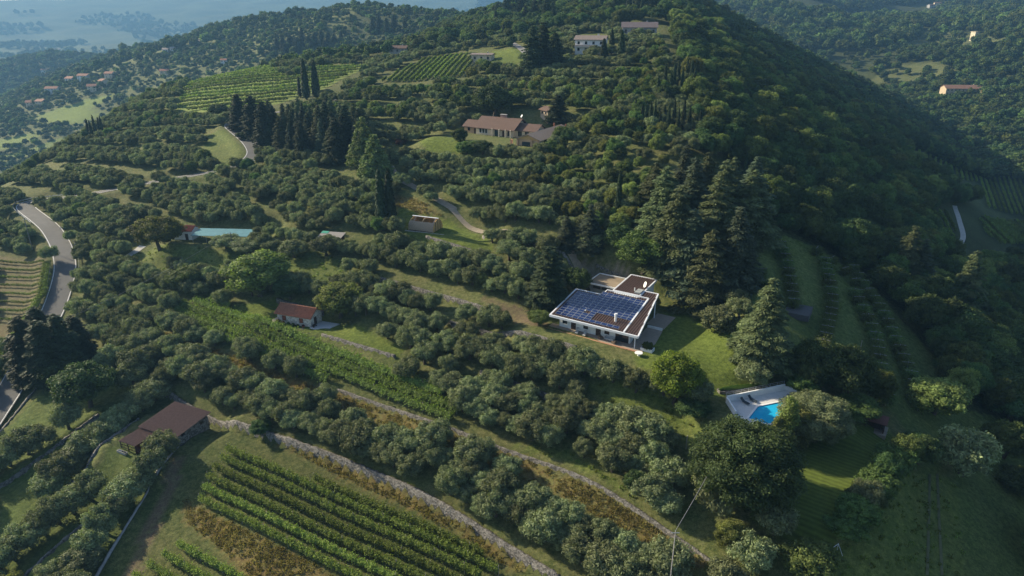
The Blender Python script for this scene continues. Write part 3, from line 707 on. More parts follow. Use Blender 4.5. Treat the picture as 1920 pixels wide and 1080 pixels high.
HOUSES = [[(858, 288), (858, 235), (960, 215), (1070, 235), (1068, 258), (1020, 290), (960, 290)],
          [(1000, 600), (1015, 590), (1200, 640), (1215, 690), (1180, 695), (1000, 652)], [(1440, 1180), (1460, 1000), (1600, 1000), (1600, 1180)],
          [(1075, 105), (1078, 68), (1135, 68), (1160, 100)], [(1165, 70), (1170, 38), (1230, 38), (1230, 70)], [(875, 125), (878, 92), (940, 92), (990, 130)],
          [(255, 470), (260, 425), (480, 430), (485, 465), (400, 475)], [(595, 465), (598, 436), (650, 436), (652, 462)], [(690, 120), (700, 78), (775, 82), (770, 108)],
          [(1100, 225), (1012, 225), (1012, 200), (1035, 200)], [(1005, 618), (1010, 590), (1100, 470), (1260, 490), (1270, 560), (1250, 640), (1220, 690), (1195, 672)],
          [(742, 436), (935, 480), (940, 505), (800, 480), (740, 468)],
          [(430, 572), (640, 572), (790, 692), (720, 702), (600, 655), (520, 628), (440, 605)]]
EXCL = [q for z, q in GZW if z in ('lawn', 'meadow', 'valley', 'vine_alley', 'dry', 'soil', 'vsoil', 'gravel', 'field')] + [wpoly(p) for p in (PERG, UPV, CONIF, TERV, MANUAL, CEDARS, BIGT)] + [wpoly(p) for p in HOUSES]
ORCH = [q for z, q in GZW if z == 'dark'][0]
def allowed(x, y, wall=1.7, road=1.3):
    ok = np.ones(len(x), bool)
    for q in EXCL: ok &= ~inpoly(x, y, q)
    for q, st, lab in WW:
        lo = q.min(0) - 4; hi = q.max(0) + 4; k = ok & (x > lo[0]) & (x < hi[0]) & (y > lo[1]) & (y < hi[1])
        if k.any(): d, s = seg_sd(x[k], y[k], q); ok[k] = d > wall
    for q, hw in PATHS:
        lo = q[:, :2].min(0) - 9; hi = q[:, :2].max(0) + 9; k = ok & (x > lo[0]) & (x < hi[0]) & (y > lo[1]) & (y < hi[1])
        if k.any(): d, s = seg_sd(x[k], y[k], q[::2, :2]); ok[k] = d > hw + (0.3 if hw > 2 else 0.4)
    for cx, cy, an, ha, hp, z, bl in PADS[:6]:
        a = (x - cx) * math.cos(an) + (y - cy) * math.sin(an); p = -(x - cx) * math.sin(an) + (y - cy) * math.cos(an)
        ok &= ~((np.abs(a) < ha) & (np.abs(p) < hp))
    return ok

# olives on the near slope, in rows along the contours
ox, oy = grid(-300, 75, 62, 470, 3.6, 6.2, R(-33), 0.17)
DENSE = wpoly([(180, 640), (330, 650), (640, 770), (900, 868), (1130, 975), (1350, 1090), (1050, 1090), (870, 975), (640, 865), (312, 736), (200, 690)])
DENSE2 = wpoly([(700, 690), (860, 650), (960, 690), (1200, 790), (1330, 900), (1330, 1050), (1200, 960), (1030, 870), (845, 800), (720, 750)])
DENSE3 = wpoly([(100, 400), (250, 360), (420, 360), (640, 330), (640, 420), (500, 415), (300, 430), (150, 450)])
_a, _b = grid(-300, 75, 62, 470, 3.4, 4.4, R(-33), 0.2); k = inpoly(_a, _b, DENSE) | inpoly(_a, _b, DENSE2) | inpoly(_a, _b, DENSE3)
k0 = ~(inpoly(ox, oy, DENSE) | inpoly(ox, oy, DENSE2) | inpoly(ox, oy, DENSE3)); ox = np.r_[ox[k0], _a[k]]; oy = np.r_[oy[k0], _b[k]]
k = (flank(ox, oy) < 5) & allowed(ox, oy) & ~inpoly(ox, oy, ORCH); ox, oy = ox[k], oy[k]
oz = Hi(ox, oy); k = inview(ox, oy, oz) & visible(ox, oy, oz + 4); ox, oy, oz = ox[k], oy[k], oz[k]
pu, pv, pd = proj(ox, oy, oz + 2.5)
# patches of broadleaf wood among the olives
BL = [wpoly(p) for p in ([(1010, 300), (1070, 245), (1240, 240), (1290, 300), (1260, 400), (1190, 470), (1060, 420), (1000, 360)],
                         [(640, 215), (690, 150), (790, 160), (900, 165), (1010, 170), (1200, 165), (1240, 200), (1060, 235), (900, 215), (760, 235)],
                         [(1130, 165), (1240, 90), (1280, 20), (1260, 200), (1190, 230)], [(1140, 470), (1250, 400), (1300, 520), (1240, 530)])]
inb = np.zeros(len(ox), bool)
for q in BL: inb |= inpoly(ox, oy, q)
mixp = np.where(oy > 270, 0.38, 0.04) * (vnoise(ox, oy, 23, 1) > 0.6) + np.where(oy > 330, 0.06, 0.0)
isb = (inb & (rng.uniform(size=len(ox)) < 0.6)) | (rng.uniform(size=len(ox)) < mixp)
pc_ = 0.55 * ox + 0.84 * oy + 3 * np.sin(ox / 19.)
gap = rng.uniform(size=len(ox)) < np.where(vnoise(ox, oy, 17, 4) > 0.8, 0.35, 0.03)
gap |= (oy > 225) & ((pc_ / 21.) % 1 < np.where(oy > 290, 0.33, 0.2)) & ~(inb & (oy < 300))
OL = (~isb) & (~gap); BR = isb & (~gap)
# forest on the shaded right flank and beyond
fx, fy = grid(40, 330, 60, 640, 5.0, 5.0, 0.4, 0.42)
k = (flank(fx, fy) > 3) & allowed(fx, fy) & ~inpoly(fx, fy, ORCH)
for z, q in GZW:
    if z == 'dark': k &= ~(inpoly(fx, fy, q) & (rng.uniform(size=len(fx)) < 0.96))
fx, fy = fx[k], fy[k]; fz = Hi(fx, fy); k = inview(fx, fy, fz) & visible(fx, fy, fz + 7); fx, fy, fz = fx[k], fy[k], fz[k]
bx = np.r_[ox[BR], fx]; by = np.r_[oy[BR], fy]; bz = np.r_[oz[BR], fz]; isf = np.r_[np.zeros(BR.sum(), bool), np.ones(len(fx), bool)]

ZONES = [(lambda u, v: v > 880 and u < 1330, 'lowest olive belt', (600, 1330)), (lambda u, v: u < 230 and v > 330, 'road bend grove', (0, 230)),
         (lambda u, v: 150 < u < 480 and 470 < v < 640, 'grove between road and cottage', (150, 480)), (lambda u, v: u < 700 and v > 660, 'belt below dry grass strip', (180, 700)),
         (lambda u, v: 700 <= u < 1340 and v > 680, 'terraces below solar villa', (700, 1340)), (lambda u, v: u >= 640 and v > 520, 'lower rows left of solar villa', (640, 1100)),
         (lambda u, v: u >= 640 and v > 440, 'upper rows left of solar villa', (640, 1100)), (lambda u, v: u < 640 and v > 300, 'grove above turquoise canopy', (200, 640)),
         (lambda u, v: v > 270, 'rows below brown roofed villa', (640, 1100)), (lambda u, v: True, 'slope behind brown roofed villa', (400, 1300))]
def zone_text(x, y, u, v):
    for fn, nm, (a, b_) in ZONES:
        if fn(u, v):
            k = int(np.clip((u - a) / (b_ - a) * 5, 0, 4))
            return ('at left end of ', 'left of middle of ', 'in middle of ', 'right of middle of ', 'at right end of ')[k] + nm
os_, ow = ox[OL], oy[OL]; oz_ = oz[OL]; order = np.argsort(os_ ** 2 + ow ** 2 + (oz_ - CAMZ) ** 2)
iv = inview(os_, ow, oz_ + 3, 4)[order]; order = np.r_[order[iv], order[~iv]]
MANUAL_OLIVES = 34
near = order[:296 - MANUAL_OLIVES]; near = near[np.argsort(proj(os_[near], ow[near], oz_[near])[0])]; CNT = {}; rest = order[296 - MANUAL_OLIVES:]
for i in near:
    u, v, d = proj(os_[i], ow[i], oz_[i] + 2.5); zt = zone_text(os_[i], ow[i], u, v); CNT[zt] = CNT.get(zt, 0) + 1
    place('olive', os_[i], ow[i], rng.uniform(3.7, 6.0), nth(CNT[zt]) + ' olive tree from the left ' + zt, 'olive trees ' + zt, wf=rng.uniform(0.95, 1.25))
scatter('olive_grove', 'grey-green olive trees covering the terraced hillside further off', np.c_[os_[rest], ow[rest], oz_[rest] - 0.1],
        rng.uniform(0.85, 1.17, len(rest)), [q[1] for q in variants('olive')])

# broadleaf trees: the nearest 280 as individuals, the rest as one wood
h = np.where(isf, 5.0 + 8.5 * rng.beta(1.6, 2.2, len(bx)), rng.uniform(4.2, 7.0, len(bx)))
d2 = bx ** 2 + by ** 2 + (bz - CAMZ) ** 2; order = np.argsort(d2); iv = inview(bx, by, bz + 4, 4)[order]; order = np.r_[order[iv], order[~iv]]
near = order[:250]; near = near[np.argsort(proj(bx[near], by[near], bz[near])[0])]; rest = order[250:]
for i in near:
    kd = ('oak', 'oak', 'oak', 'green', 'oak', 'gold')[rng.integers(6)] if isf[i] else ('green', 'oak', 'lime', 'green')[rng.integers(4)]
    nm = {'oak': 'dark green', 'green': 'mid green', 'lime': 'light green', 'gold': 'yellowish green'}[kd]
    u_, v_, _ = proj(bx[i], by[i], bz[i] + 4); pos_ = 'near the bottom' if v_ > 860 else 'level with pool' if v_ > 680 else 'level with solar house' if v_ > 500 else 'level with barrel shed' if v_ > 380 else 'high up'
    zt = 'in flank wood, ' + pos_ if isf[i] else 'among the olives, ' + pos_
    kk = nm + zt; CNT[kk] = CNT.get(kk, 0) + 1
    place(kd, bx[i], by[i], h[i], '%s %s broadleaf tree from the left %s' % (nth(CNT[kk]), nm, zt), '%s broadleaf trees %s' % (nm, zt), wf=rng.uniform(0.85, 1.15), solo=d2[i] > 170 ** 2)
r1 = rest[isf[rest]]; r2 = rest[~isf[rest]]
scatter('flank_forest', 'dark broadleaf wood on the shaded right side of the hill', np.c_[bx[r1], by[r1], bz[r1] - 0.1], h[r1] / 9.3 * 1.05, [q[1] for q in variants('oak')] + [q[1] for q in variants('green')[:3]] + [variants('gold')[0][1], variants('lime')[1][1]])
scatter('hillside_woods', 'light green broadleaf trees scattered over the upper hillside', np.c_[bx[r2], by[r2], bz[r2] - 0.1], h[r2] / 9.3, [q[1] for q in variants('green')] + [variants('lime')[0][1], variants('oak')[1][1]])

# far slopes
def farwood(name, label, x0, x1, y0, y1, sp, keep, kinds, hs, low=True):
    x, y = grid(x0, x1, y0, y1, sp, sp, 0.3, 0.45); z = Hi(x, y)
    k = inview(x, y, z, 40); x, y, z = x[k], y[k], z[k]; k = keep(x, y, z); x, y, z = x[k], y[k], z[k]
    k = visible(x, y, z + 10); x, y, z = x[k], y[k], z[k]
    ms = [m for kd in kinds for m in (lowvars(kd) if low else [q[1] for q in variants(kd)])]
    scatter(name, label, np.c_[x, y, z - 0.3], (hs[0] * 0.8 + (hs[1] * 1.25 - hs[0] * 0.8) * rng.beta(1.6, 2.4, len(x))) / 9.3, ms, rng.uniform(0.95, 1.3, len(x)))
    return len(x)
def nozone(x, y, zs=('field', 'vsoil', 'meadow', 'valley', 'hill')):
    k = np.ones(len(x), bool)
    for z, q in GZW:
        if z in zs: k &= ~(inpoly(x, y, q) & (rng.uniform(size=len(x)) < (0.86 if z == 'hill' else 1.0)))
    return k
farwood('valley_forest', 'wooded far side of the valley on the right', 150, 1500, 430, 1000, 8.0,
        lambda x, y, z: (flank(x, y) > 60) & nozone(x, y) & (rng.uniform(size=len(x)) < np.where(vnoise(x, y, 60, 2) > 0.2, 0.97, 0.35)), ('oak', 'oak', 'green'), (7, 12))
farwood('valley_forest', 'hazy wood on the distant right hills', 150, 2600, 1000, 2600, 15.0,
        lambda x, y, z: (vnoise(x, y, 110, 5) > 0.22) & nozone(x, y), ('oak', 'green'), (12, 20))
farwood('ridge_woods', 'patchy trees on the long hazy ridge at the left', -1000, 60, 470, 1000, 8.0,
        lambda x, y, z: (x < -20 + (y - 470) * 0.2) & nozone(x, y) & ~inpoly(x, y, wpoly(TERV)) & (rng.uniform(size=len(x)) < np.where(vnoise(x, y, 45, 3) > 0.42, 0.95, 0.6)), ('oak', 'olive', 'green'), (5, 9))
farwood('ridge_woods', 'distant woods on the blue hills beyond the left valley', -1900, 150, 1000, 2100, 12.0,
        lambda x, y, z: nozone(x, y) & (rng.uniform(size=len(x)) < np.where((z > -88) & (x < -780), 0.97, np.where(vnoise(x, y, 70, 7) > 0.45, 0.92, 0.45))), ('oak', 'oak', 'green'), (9, 15))
farwood('summit_woods', 'dark trees along the top of the main hill', -60, 200, 440, 680, 6.5,
        lambda x, y, z: (flank(x, y) < 10) & (rng.uniform(size=len(x)) < np.where(vnoise(x, y, 28, 6) > 0.45, 0.8, 0.25)), ('oak', 'green'), (7, 11), False)
farwood('plain_woods', 'tree lines on the hazy plain far behind', -5500, 800, 2100, 5000, 42.0,
        lambda x, y, z: (vnoise(x, y, 160, 9) > 0.56), ('oak',), (16, 30))

# ------------------------------------------------------------------ trees placed one by one
def many(kind, lst, fmt, group=None):
    for t_ in lst:
        u, v, hh, ww = t_[:4]; place_px(kind, u, v, hh, ww, fmt if len(t_) < 5 else t_[4], group)
place_px('cypress', 717, 434, 112, 22, 'tall dark cypress beside the wooden barrel shed, the left of the pair')
place_px('cypress', 734, 428, 106, 22, 'tall dark cypress beside the wooden barrel shed, the right of the pair')
place_px('cypress', 575, 188, 68, 15, 'tall dark cypress above the conifer wood, left of the tall pair')
place_px('cypress', 594, 186, 64, 15, 'tall dark cypress above the conifer wood, right of the tall pair')
place_px('cypress', 563, 183, 34, 8, 'small slim cypress left of the tall pair above the conifer wood')
for j, (u, v, hh) in enumerate(((169, 262, 32), (174, 262, 30), (181, 258, 34), (190, 256, 30), (194, 256, 32))):
    place_px('cypress', u, v, hh, 6, nth(j + 1) + ' slim cypress from the left in the clump on the left valley slope', 'cypress clump on the left valley slope')
rc = random.Random(4)
for (u, v, hh, ww, nm) in ((452, 246, 62, 40, 'leftmost, beside the road bend'), (478, 262, 74, 44, 'close to the road'), (500, 280, 82, 46, 'with its foot by the road wall')):
    place_px('dark', u, v, hh, ww, 'dark conifer at the edge of the wood, ' + nm)
wood = wpoly([(505, 285), (500, 255), (520, 232), (560, 225), (640, 232), (690, 255), (700, 292), (640, 312), (560, 300)])
wx, wy = grid(wood[:, 0].min(), wood[:, 0].max(), wood[:, 1].min(), wood[:, 1].max(), 6.6, 7.4, 0.5, 0.38); k = inpoly(wx, wy, wood); wx, wy = wx[k], wy[k]; k = np.argsort(wx / wy); wx, wy = wx[k], wy[k]
for i in range(len(wx)):
    kd = ('dark', 'cedar', 'spruce', 'dark', 'cedar')[i % 5]
    CNT[kd] = CNT.get(kd, 0) + 1
    nm = {'dark': 'dark slender conifer', 'spruce': 'green layered spruce', 'cedar': 'loose branched pale conifer'}[kd]
    bu, bv, bd = proj(wx[i], wy[i], Hi(wx[i], wy[i])); hh_ = min(rng.uniform(12, 18), max(5.0, (float(bv) - rng.uniform(180, 205)) * float(bd) / FPX))
    place(kd, wx[i], wy[i], hh_, nth(CNT[kd]) + ' ' + nm + ' from the left in the conifer wood above the road', nm + 's in the wood above the road', wf=rng.uniform(0.95, 1.3))
place_px('pyramid', 684, 318, 98, 56, 'pale green pyramid shaped conifer behind its shorter twin below the wood')
place_px('pyramid', 705, 342, 90, 62, 'pale green pyramid shaped conifer in front of its taller twin')
place_px('dark', 1028, 592, 128, 86, 'large dark conifer left of the solar panel roof')
place_px('oak', 1082, 560, 62, 52, 'yellowish round tree between dark conifer and flat garage')
place_px('gold', 1010, 614, 34, 46, 'yellowish round shrub at the left end of the house terrace')
for (u, v, hh, ww, kd, lab) in (
    (1322, 588, 152, 88, 'cedar', 'sunlit layered cedar with drooping tiers beside the house lawn'),
    (1428, 690, 158, 112, 'cedar', 'broad drooping cedar at the right end of the house lawn'),
    (1290, 545, 150, 90, 'spruce', 'blue-green conifer just behind the sunlit layered cedar'),
    (1262, 520, 165, 95, 'cedar', 'wide cedar behind the rear roof wing'),
    (1372, 545, 150, 80, 'spruce', 'tall blue-green conifer at the dark right edge of the cedar group'),
    (1335, 490, 150, 84, 'cedar', 'cedar in the middle of the cedar group'),
    (1240, 455, 140, 80, 'cedar', 'left cedar of the group above the garage'),
    (1292, 440, 140, 78, 'spruce', 'pointed spruce in the second rank of the cedar group'),
    (1350, 435, 130, 70, 'cedar', 'slim cedar in the second rank of the cedar group'),
    (1402, 455, 130, 84, 'cedar', 'cedar leaning out at the right of the cedar group'),
    (1408, 395, 96, 58, 'spruce', 'small spruce at the upper right of the cedar group'),
    (1278, 395, 120, 56, 'spruce', 'thin topped spruce at the back of the cedar group'),
    (1320, 395, 105, 56, 'cedar', 'low cedar at the back of the cedar group'),
    (1368, 390, 92, 48, 'cedar', 'narrow cedar at the far back of the cedar group'),
    (1225, 398, 92, 60, 'cedar', 'pale cedar at the upper left of the cedar group'),
    (1692, 545, 108, 66, 'cedar', 'lone sunlit conifer in the shaded wood, left of two'),
    (1716, 556, 96, 56, 'spruce', 'dark conifer standing close behind the lone sunlit one'),
    (1800, 606, 118, 66, 'cedar', 'lone pale topped conifer near the right edge'),
    (1062, 470, 66, 66, 'spruce', 'rounded dark conifer by the drive wall'),
    (1105, 475, 92, 66, 'spruce', 'dark blue-green conifer above the garage drive'),
    (1160, 478, 62, 56, 'oak', 'dark oak right of the blue-green conifer above the drive'),
    (1205, 520, 88, 96, 'green', 'broad green tree behind the rear roof wing'),
    (1158, 410, 82, 14, 'cypress', 'single cypress rising from the trees above the drive'),
    (1263, 770, 108, 94, 'bright', 'bright yellow-green bushy tree on the lawn edge'),
    (1345, 628, 56, 68, 'ball', 'round grey shrub under the sunlit layered cedar'),
    (1450, 712, 44, 66, 'oak', 'dark bush at the foot of the broad drooping cedar'),
    (1400, 708, 30, 36, 'ball', 'small grey shrub by the raised flower bed'),
    (1300, 792, 46, 78, 'oak', 'dark round bush on the slope below the lawn'),
    (1386, 966, 158, 184, 'bigoak', 'huge dark oak left of the striped lawn'),
    (1345, 975, 92, 90, 'olive', 'olive tree in front of the huge dark oak'),
    (1522, 842, 98, 116, 'bigolive', 'large round olive between pool and striped lawn'),
    (1602, 796, 54, 86, 'green', 'round glossy tree right of the pool'),
    (1500, 845, 70, 30, 'poplar', 'slim bright tree just left of the large round olive'),
    (1468, 842, 92, 34, 'poplar', 'tallest slim bright tree in front of the pool'),
    (1488, 832, 72, 28, 'poplar', 'slim bright tree right in front of the pool'),
    (1450, 846, 62, 30, 'poplar', 'low bright tree nearest the big oak by the pool'),
    (1560, 735, 48, 66, 'oak', 'dark bush behind the pool deck'),
    (1600, 745, 62, 82, 'oak', 'dark tree behind the round glossy tree'),
    (1505, 740, 40, 56, 'shrub', 'shrub by the stepping stones above the pool'),
    (1516, 1088, 66, 88, 'topiary', 'clipped pale yellow round shrub at the bottom edge'),
    (638, 606, 78, 86, 'lime', 'leafy yellow-green tree sheltering the stone cottage'),
    (488, 566, 92, 112, 'lime', 'large pale tree on the meadow above the stone cottage'),
    (545, 566, 46, 54, 'oak', 'darker small tree right of the large pale meadow tree'),
    (300, 476, 66, 80, 'lime', 'leafy tree against the white hut with red roof'),
    (355, 545, 44, 62, 'green', 'green tree at the lower edge of the meadow'),
    (425, 470, 30, 52, 'olive', 'olive in front of the turquoise roof'),
    (465, 480, 34, 60, 'olive', 'olive at the right end of the turquoise roof'),
    (515, 478, 30, 44, 'olive', 'small olive on the meadow right of the turquoise roof'),
    (552, 488, 40, 54, 'olive', 'olive casting its shadow on the sunny meadow'),
    (612, 485, 42, 56, 'olive', 'olive in front of the green edged hut'),
    (170, 778, 92, 92, 'oak', 'loose pale tree in the shaded terrace right of the road'),
    (120, 728, 60, 70, 'oak', 'dark small tree left of the loose pale tree'),
    (925, 228, 68, 76, 'oak', 'big dark tree behind the brown roofed villa'),
    (1045, 232, 52, 46, 'dark', 'dark conifer behind the right end of the brown roofed villa'),
    (998, 142, 84, 44, 'dark', 'left of the tall dark pines by the upper road'),
    (1018, 136, 86, 44, 'dark', 'middle of the tall dark pines by the upper road'),
    (1040, 134, 66, 44, 'dark', 'right of the tall dark pines by the upper road'),
    (930, 62, 36, 15, 'cypress', 'cypress right of the upper road'),
    (944, 72, 24, 8, 'cypress', 'small cypress on the verge of the upper road'),
    (1131, 122, 44, 18, 'cypress', 'broad cypress in front of the white hill villa'),
    (1146, 102, 42, 12, 'cypress', 'slim cypress right of the white hill villa'),
    (1164, 116, 52, 14, 'cypress', 'tall cypress furthest right of the white hill villa'),
    (1037, 60, 40, 14, 'cypress', 'dark cypress on the olive slope left of the white hill villa'),
    (413, 222, 26, 34, 'oak', 'round tree where the upper road bend begins'),
    (452, 262, 14, 20, 'oak', 'small bush on the inside of the upper road bend'),
    (875, 290, 26, 40, 'shrub', 'round green shrub on the villa lawn edge'),
    (905, 292, 30, 40, 'oak', 'dark shrub right on the villa lawn edge'),
    (862, 266, 26, 30, 'shrub', 'bushy shrub at the left corner of the brown roofed villa'),
    (890, 282, 20, 44, 'shrub', 'flowering shrubs under the villa windows'),
    (752, 272, 14, 22, 'redshrub', 'dark red shrub left of the villa lawn'),
    (985, 300, 24, 30, 'olive', 'olive before the villa garage'),
    (1015, 296, 30, 34, 'olive', 'olive right of the villa garage door'),
    (490, 822, 34, 36, 'oak', 'dark ivy bush growing over the long terrace wall'),
    (303, 845, 36, 40, 'olive', 'small olive in front of the farm shed'),
    (1720, 880, 62, 60, 'oak', 'tree at the head of the two wheel tracks'),
    (1800, 905, 90, 84, 'olive', 'greyish bushy tree on the slope right of the wheel tracks'),
):
    place_px(kd, u, v, hh, ww * (1.28 if kd in ('cedar', 'spruce') and 1190 < u < 1425 and v < 600 else 1), lab)
# rows of olives on the shaded left terraces
for row, zt in (([(292, 760), (268, 778), (238, 800), (214, 824), (190, 842), (165, 866), (140, 890), (118, 914), (98, 938)], 'in the row left of the tall retaining wall'),
                ([(306, 872), (286, 900), (262, 925), (240, 952), (218, 980), (196, 1010), (176, 1042), (160, 1078)], 'in the row beside the narrow kerb wall'),
                ([(172, 948), (140, 972), (112, 992), (84, 1012), (56, 1034), (26, 1058), (0, 1080)], 'in the lowest row of the left terraces'),
                ([(130, 812), (75, 850), (52, 862), (20, 882), (-8, 900)], 'on the terrace above the low left wall'),
                ([(250, 735), (212, 700), (262, 712)], 'in the shade above the farm shed')):
    for j, (u, v) in enumerate(row): place_px('olive', u, v, rng.uniform(44, 56), rng.uniform(46, 62), nth(j + 1) + ' olive tree from the top ' + zt, 'olive trees ' + zt)
for j, (u, v) in enumerate([(1006, 676), (1036, 688), (1066, 698), (1096, 708), (1122, 716), (1150, 724), (1030, 716), (1060, 728), (1192, 742)]):
    place_px('olive', u, v, rng.uniform(44, 56), rng.uniform(46, 60), nth(j + 1) + ' olive tree in the row just below the terrace of the solar house', 'olive trees just below the villa terrace')
# dark conifers by the road on the left
for (u, v, hh, ww, lab) in ((66, 728, 112, 62, 'dark conifer overhanging the road, nearest the edge'), (98, 728, 108, 66, 'dark conifer overhanging the road, in the middle'),
                            (128, 706, 100, 62, 'dark conifer overhanging the road, furthest from it'), (88, 682, 90, 56, 'dark conifer behind the three overhanging the road'), (152, 676, 74, 52, 'small dark conifer beside those overhanging the road')):
    place_px('dark', u, v, hh, ww, lab)
# slim cypresses on the wooded flank
fl_c = [(1262, 170), (1270, 165), (1278, 172), (1286, 160), (1294, 168), (1256, 178), (1300, 175), (1218, 245), (1226, 240), (1236, 248), (1244, 238), (1252, 246), (1262, 240), (1270, 250), (1280, 244), (1290, 252), (1210, 235),
        (1202, 240), (1320, 215), (1334, 225), (1352, 218), (1398, 255), (1396, 330), (1310, 255), (1190, 225), (1245, 175), (1232, 190)]
for j, (u, v) in enumerate(sorted(fl_c)): place_px('cypress', u, v, rc.uniform(34, 52), rc.uniform(7, 10), nth(j + 1) + ' slim cypress from the left on the wooded flank', 'slim cypresses on the wooded flank')
for j, (u, v) in enumerate(sorted([(1062, 22), (1075, 25), (1090, 18), (1100, 28), (1112, 20), (1126, 26), (1140, 20), (1152, 28), (1165, 22), (1178, 30), (1190, 24), (1202, 34), (1080, 12), (1120, 12)])):
    place_px('cypress', u, v, rc.uniform(28, 44), rc.uniform(9, 13), nth(j + 1) + ' dark cypress from the left along the hill top', 'dark cypresses along the hill top')
for j, (u, v) in enumerate(sorted([(920, 28), (935, 22), (950, 30), (962, 22), (978, 34), (990, 28), (1002, 46), (1012, 38), (1024, 48), (985, 50), (1036, 40), (905, 20)])):
    place_px('dark', u, v, rc.uniform(30, 46), rc.uniform(20, 28), nth(j + 1) + ' dark conifer from the left on the crest above the upper road', 'dark conifers on the crest')
for j, (u, v) in enumerate(sorted([(520, 92), (532, 96), (545, 88), (556, 92), (568, 86), (580, 90), (592, 84), (604, 88), (616, 82), (628, 86), (640, 80), (536, 102), (560, 100), (585, 98), (610, 96), (700, 64), (712, 60), (726, 66), (740, 58), (760, 62)])):
    place_px('dark', u, v, rc.uniform(18, 30), rc.uniform(12, 18), nth(j + 1) + ' dark conifer from the left on the hazy ridge slope', 'dark conifers on the hazy ridge')
# hedge trees along the striped lawn and the lower right slope
for j, (u, v) in enumerate([(1585, 1010), (1605, 985), (1622, 960), (1640, 935), (1658, 905), (1676, 880)]):
    place_px('shrub', u, v, rc.uniform(36, 50), rc.uniform(50, 70), nth(j + 1) + ' leafy shrub from the goal in the hedge along the striped lawn', 'hedge shrubs along the striped lawn')
for j, (u, v) in enumerate(sorted([(1750, 790), (1790, 720), (1830, 700), (1870, 720), (1905, 690), (1850, 760), (1890, 800), (1840, 660), (1780, 650), (1880, 870), (1912, 940)])):
    place_px('gold' if rc.random() < 0.55 else 'oak', u, v, rc.uniform(46, 74), rc.uniform(60, 92), nth(j + 1) + ' tree from the left on the open lower right slope', 'trees on the lower right slope')
LWN = wpoly([(1400, 970), (1525, 830), (1660, 800), (1680, 835), (1625, 925), (1565, 1030), (1480, 1020)])
lx, ly = np.meshgrid(np.arange(LWN[:, 0].min(), LWN[:, 0].max(), 0.5), np.arange(LWN[:, 1].min(), LWN[:, 1].max(), 0.5)); li = np.arange(lx.size).reshape(lx.shape)
lF = np.stack([li[:-1, :-1], li[:-1, 1:], li[1:, 1:], li[1:, :-1]], -1).reshape(-1, 4); lF = lF[inpoly(lx.ravel(), ly.ravel(), LWN)[lF].all(1)]
lm_ = mat('mown_lawn', (0.075, 0.100, 0.020), 0.95, 0.25, 0.8, 0.3, 0.1); t = lm_.node_tree; wv = t.nodes.new('ShaderNodeTexWave'); wv.inputs['Scale'].default_value = 0.30; wv.inputs['Distortion'].default_value = 0.8; wv.inputs['Detail Scale'].default_value = 3.0
mpg = t.nodes.new('ShaderNodeMapping'); mpg.inputs['Rotation'].default_value = (0, 0, -LAWNA); t.links.new([n for n in t.nodes if n.type == 'TEX_COORD'][0].outputs['Object'], mpg.inputs[0]); t.links.new(mpg.outputs[0], wv.inputs['Vector'])
mx2 = t.nodes.new('ShaderNodeMix'); mx2.data_type = 'RGBA'; mx2.blend_type = 'MULTIPLY'; mx2.inputs[0].default_value = 1.0; src_ = t.nodes['Principled BSDF'].inputs['Base Color'].links[0].from_socket; mr_ = t.nodes.new('ShaderNodeMapRange'); mr_.inputs[3].default_value = 0.95; mr_.inputs[4].default_value = 1.4; t.links.new(wv.outputs[1], mr_.inputs[0])
t.links.new(src_, mx2.inputs[6]); t.links.new(mr_.outputs[0], mx2.inputs[7]); t.links.new(mx2.outputs[2], t.nodes['Principled BSDF'].inputs['Base Color'])
o = bpy.data.objects.new('lawn', mesh_np('lawn', np.c_[lx.ravel(), ly.ravel(), Hi(lx.ravel(), ly.ravel()) + 0.04], lF, [lm_], smooth=True)); link(o); tag(o, kind='structure')

# ------------------------------------------------------------------ walls
for (q, st, lab), up in zip(WW, WUP):
    d = np.gradient(q, axis=0); d /= np.hypot(*d.T)[:, None]; n = np.stack([-d[:, 1], d[:, 0]], -1) * up
    q2 = resample(np.c_[q, n], 0.7); p = q2[:, :2]; nn = q2[:, 2:]; m = len(p)
    lo = Hi(*(p - nn * 1.3).T) - 0.6; hi = np.maximum(Hi(*(p + nn * 1.2).T), lo + 0.6 + st * 0.7) + 0.04 + rng.normal(0, 0.07, m); hi = np.minimum(hi, lo + 0.9 + st * 1.15)
    thick = 0.26 if st >= 1 else 0.2
    a0 = np.c_[p - nn * (thick + 0.14) + rng.normal(0, 0.04, (m, 2)), lo]; a1 = np.c_[p - nn * thick + rng.normal(0, 0.05, (m, 2)), hi]
    a2 = np.c_[p + nn * (thick * 0.9) + rng.normal(0, 0.05, (m, 2)), hi + rng.normal(0, 0.04, m)]; a3 = np.c_[p + nn * thick, lo]
    V = np.stack([a0, a1, a2, a3], 1).reshape(-1, 3); ii = np.arange(m * 4).reshape(m, 4)
    Fq = np.concatenate([np.stack([ii[:-1, j], ii[1:, j], ii[1:, j + 1], ii[:-1, j + 1]], -1) for j in range(3)] + [ii[[0]], ii[[-1]][:, ::-1]])
    o = bpy.data.objects.new('kerb_wall' if 'kerb' in lab else 'stone_wall', mesh_np('wall', V, Fq, [CONC if 'kerb' in lab else STONE])); link(o); tag(o, lab, 'wall')

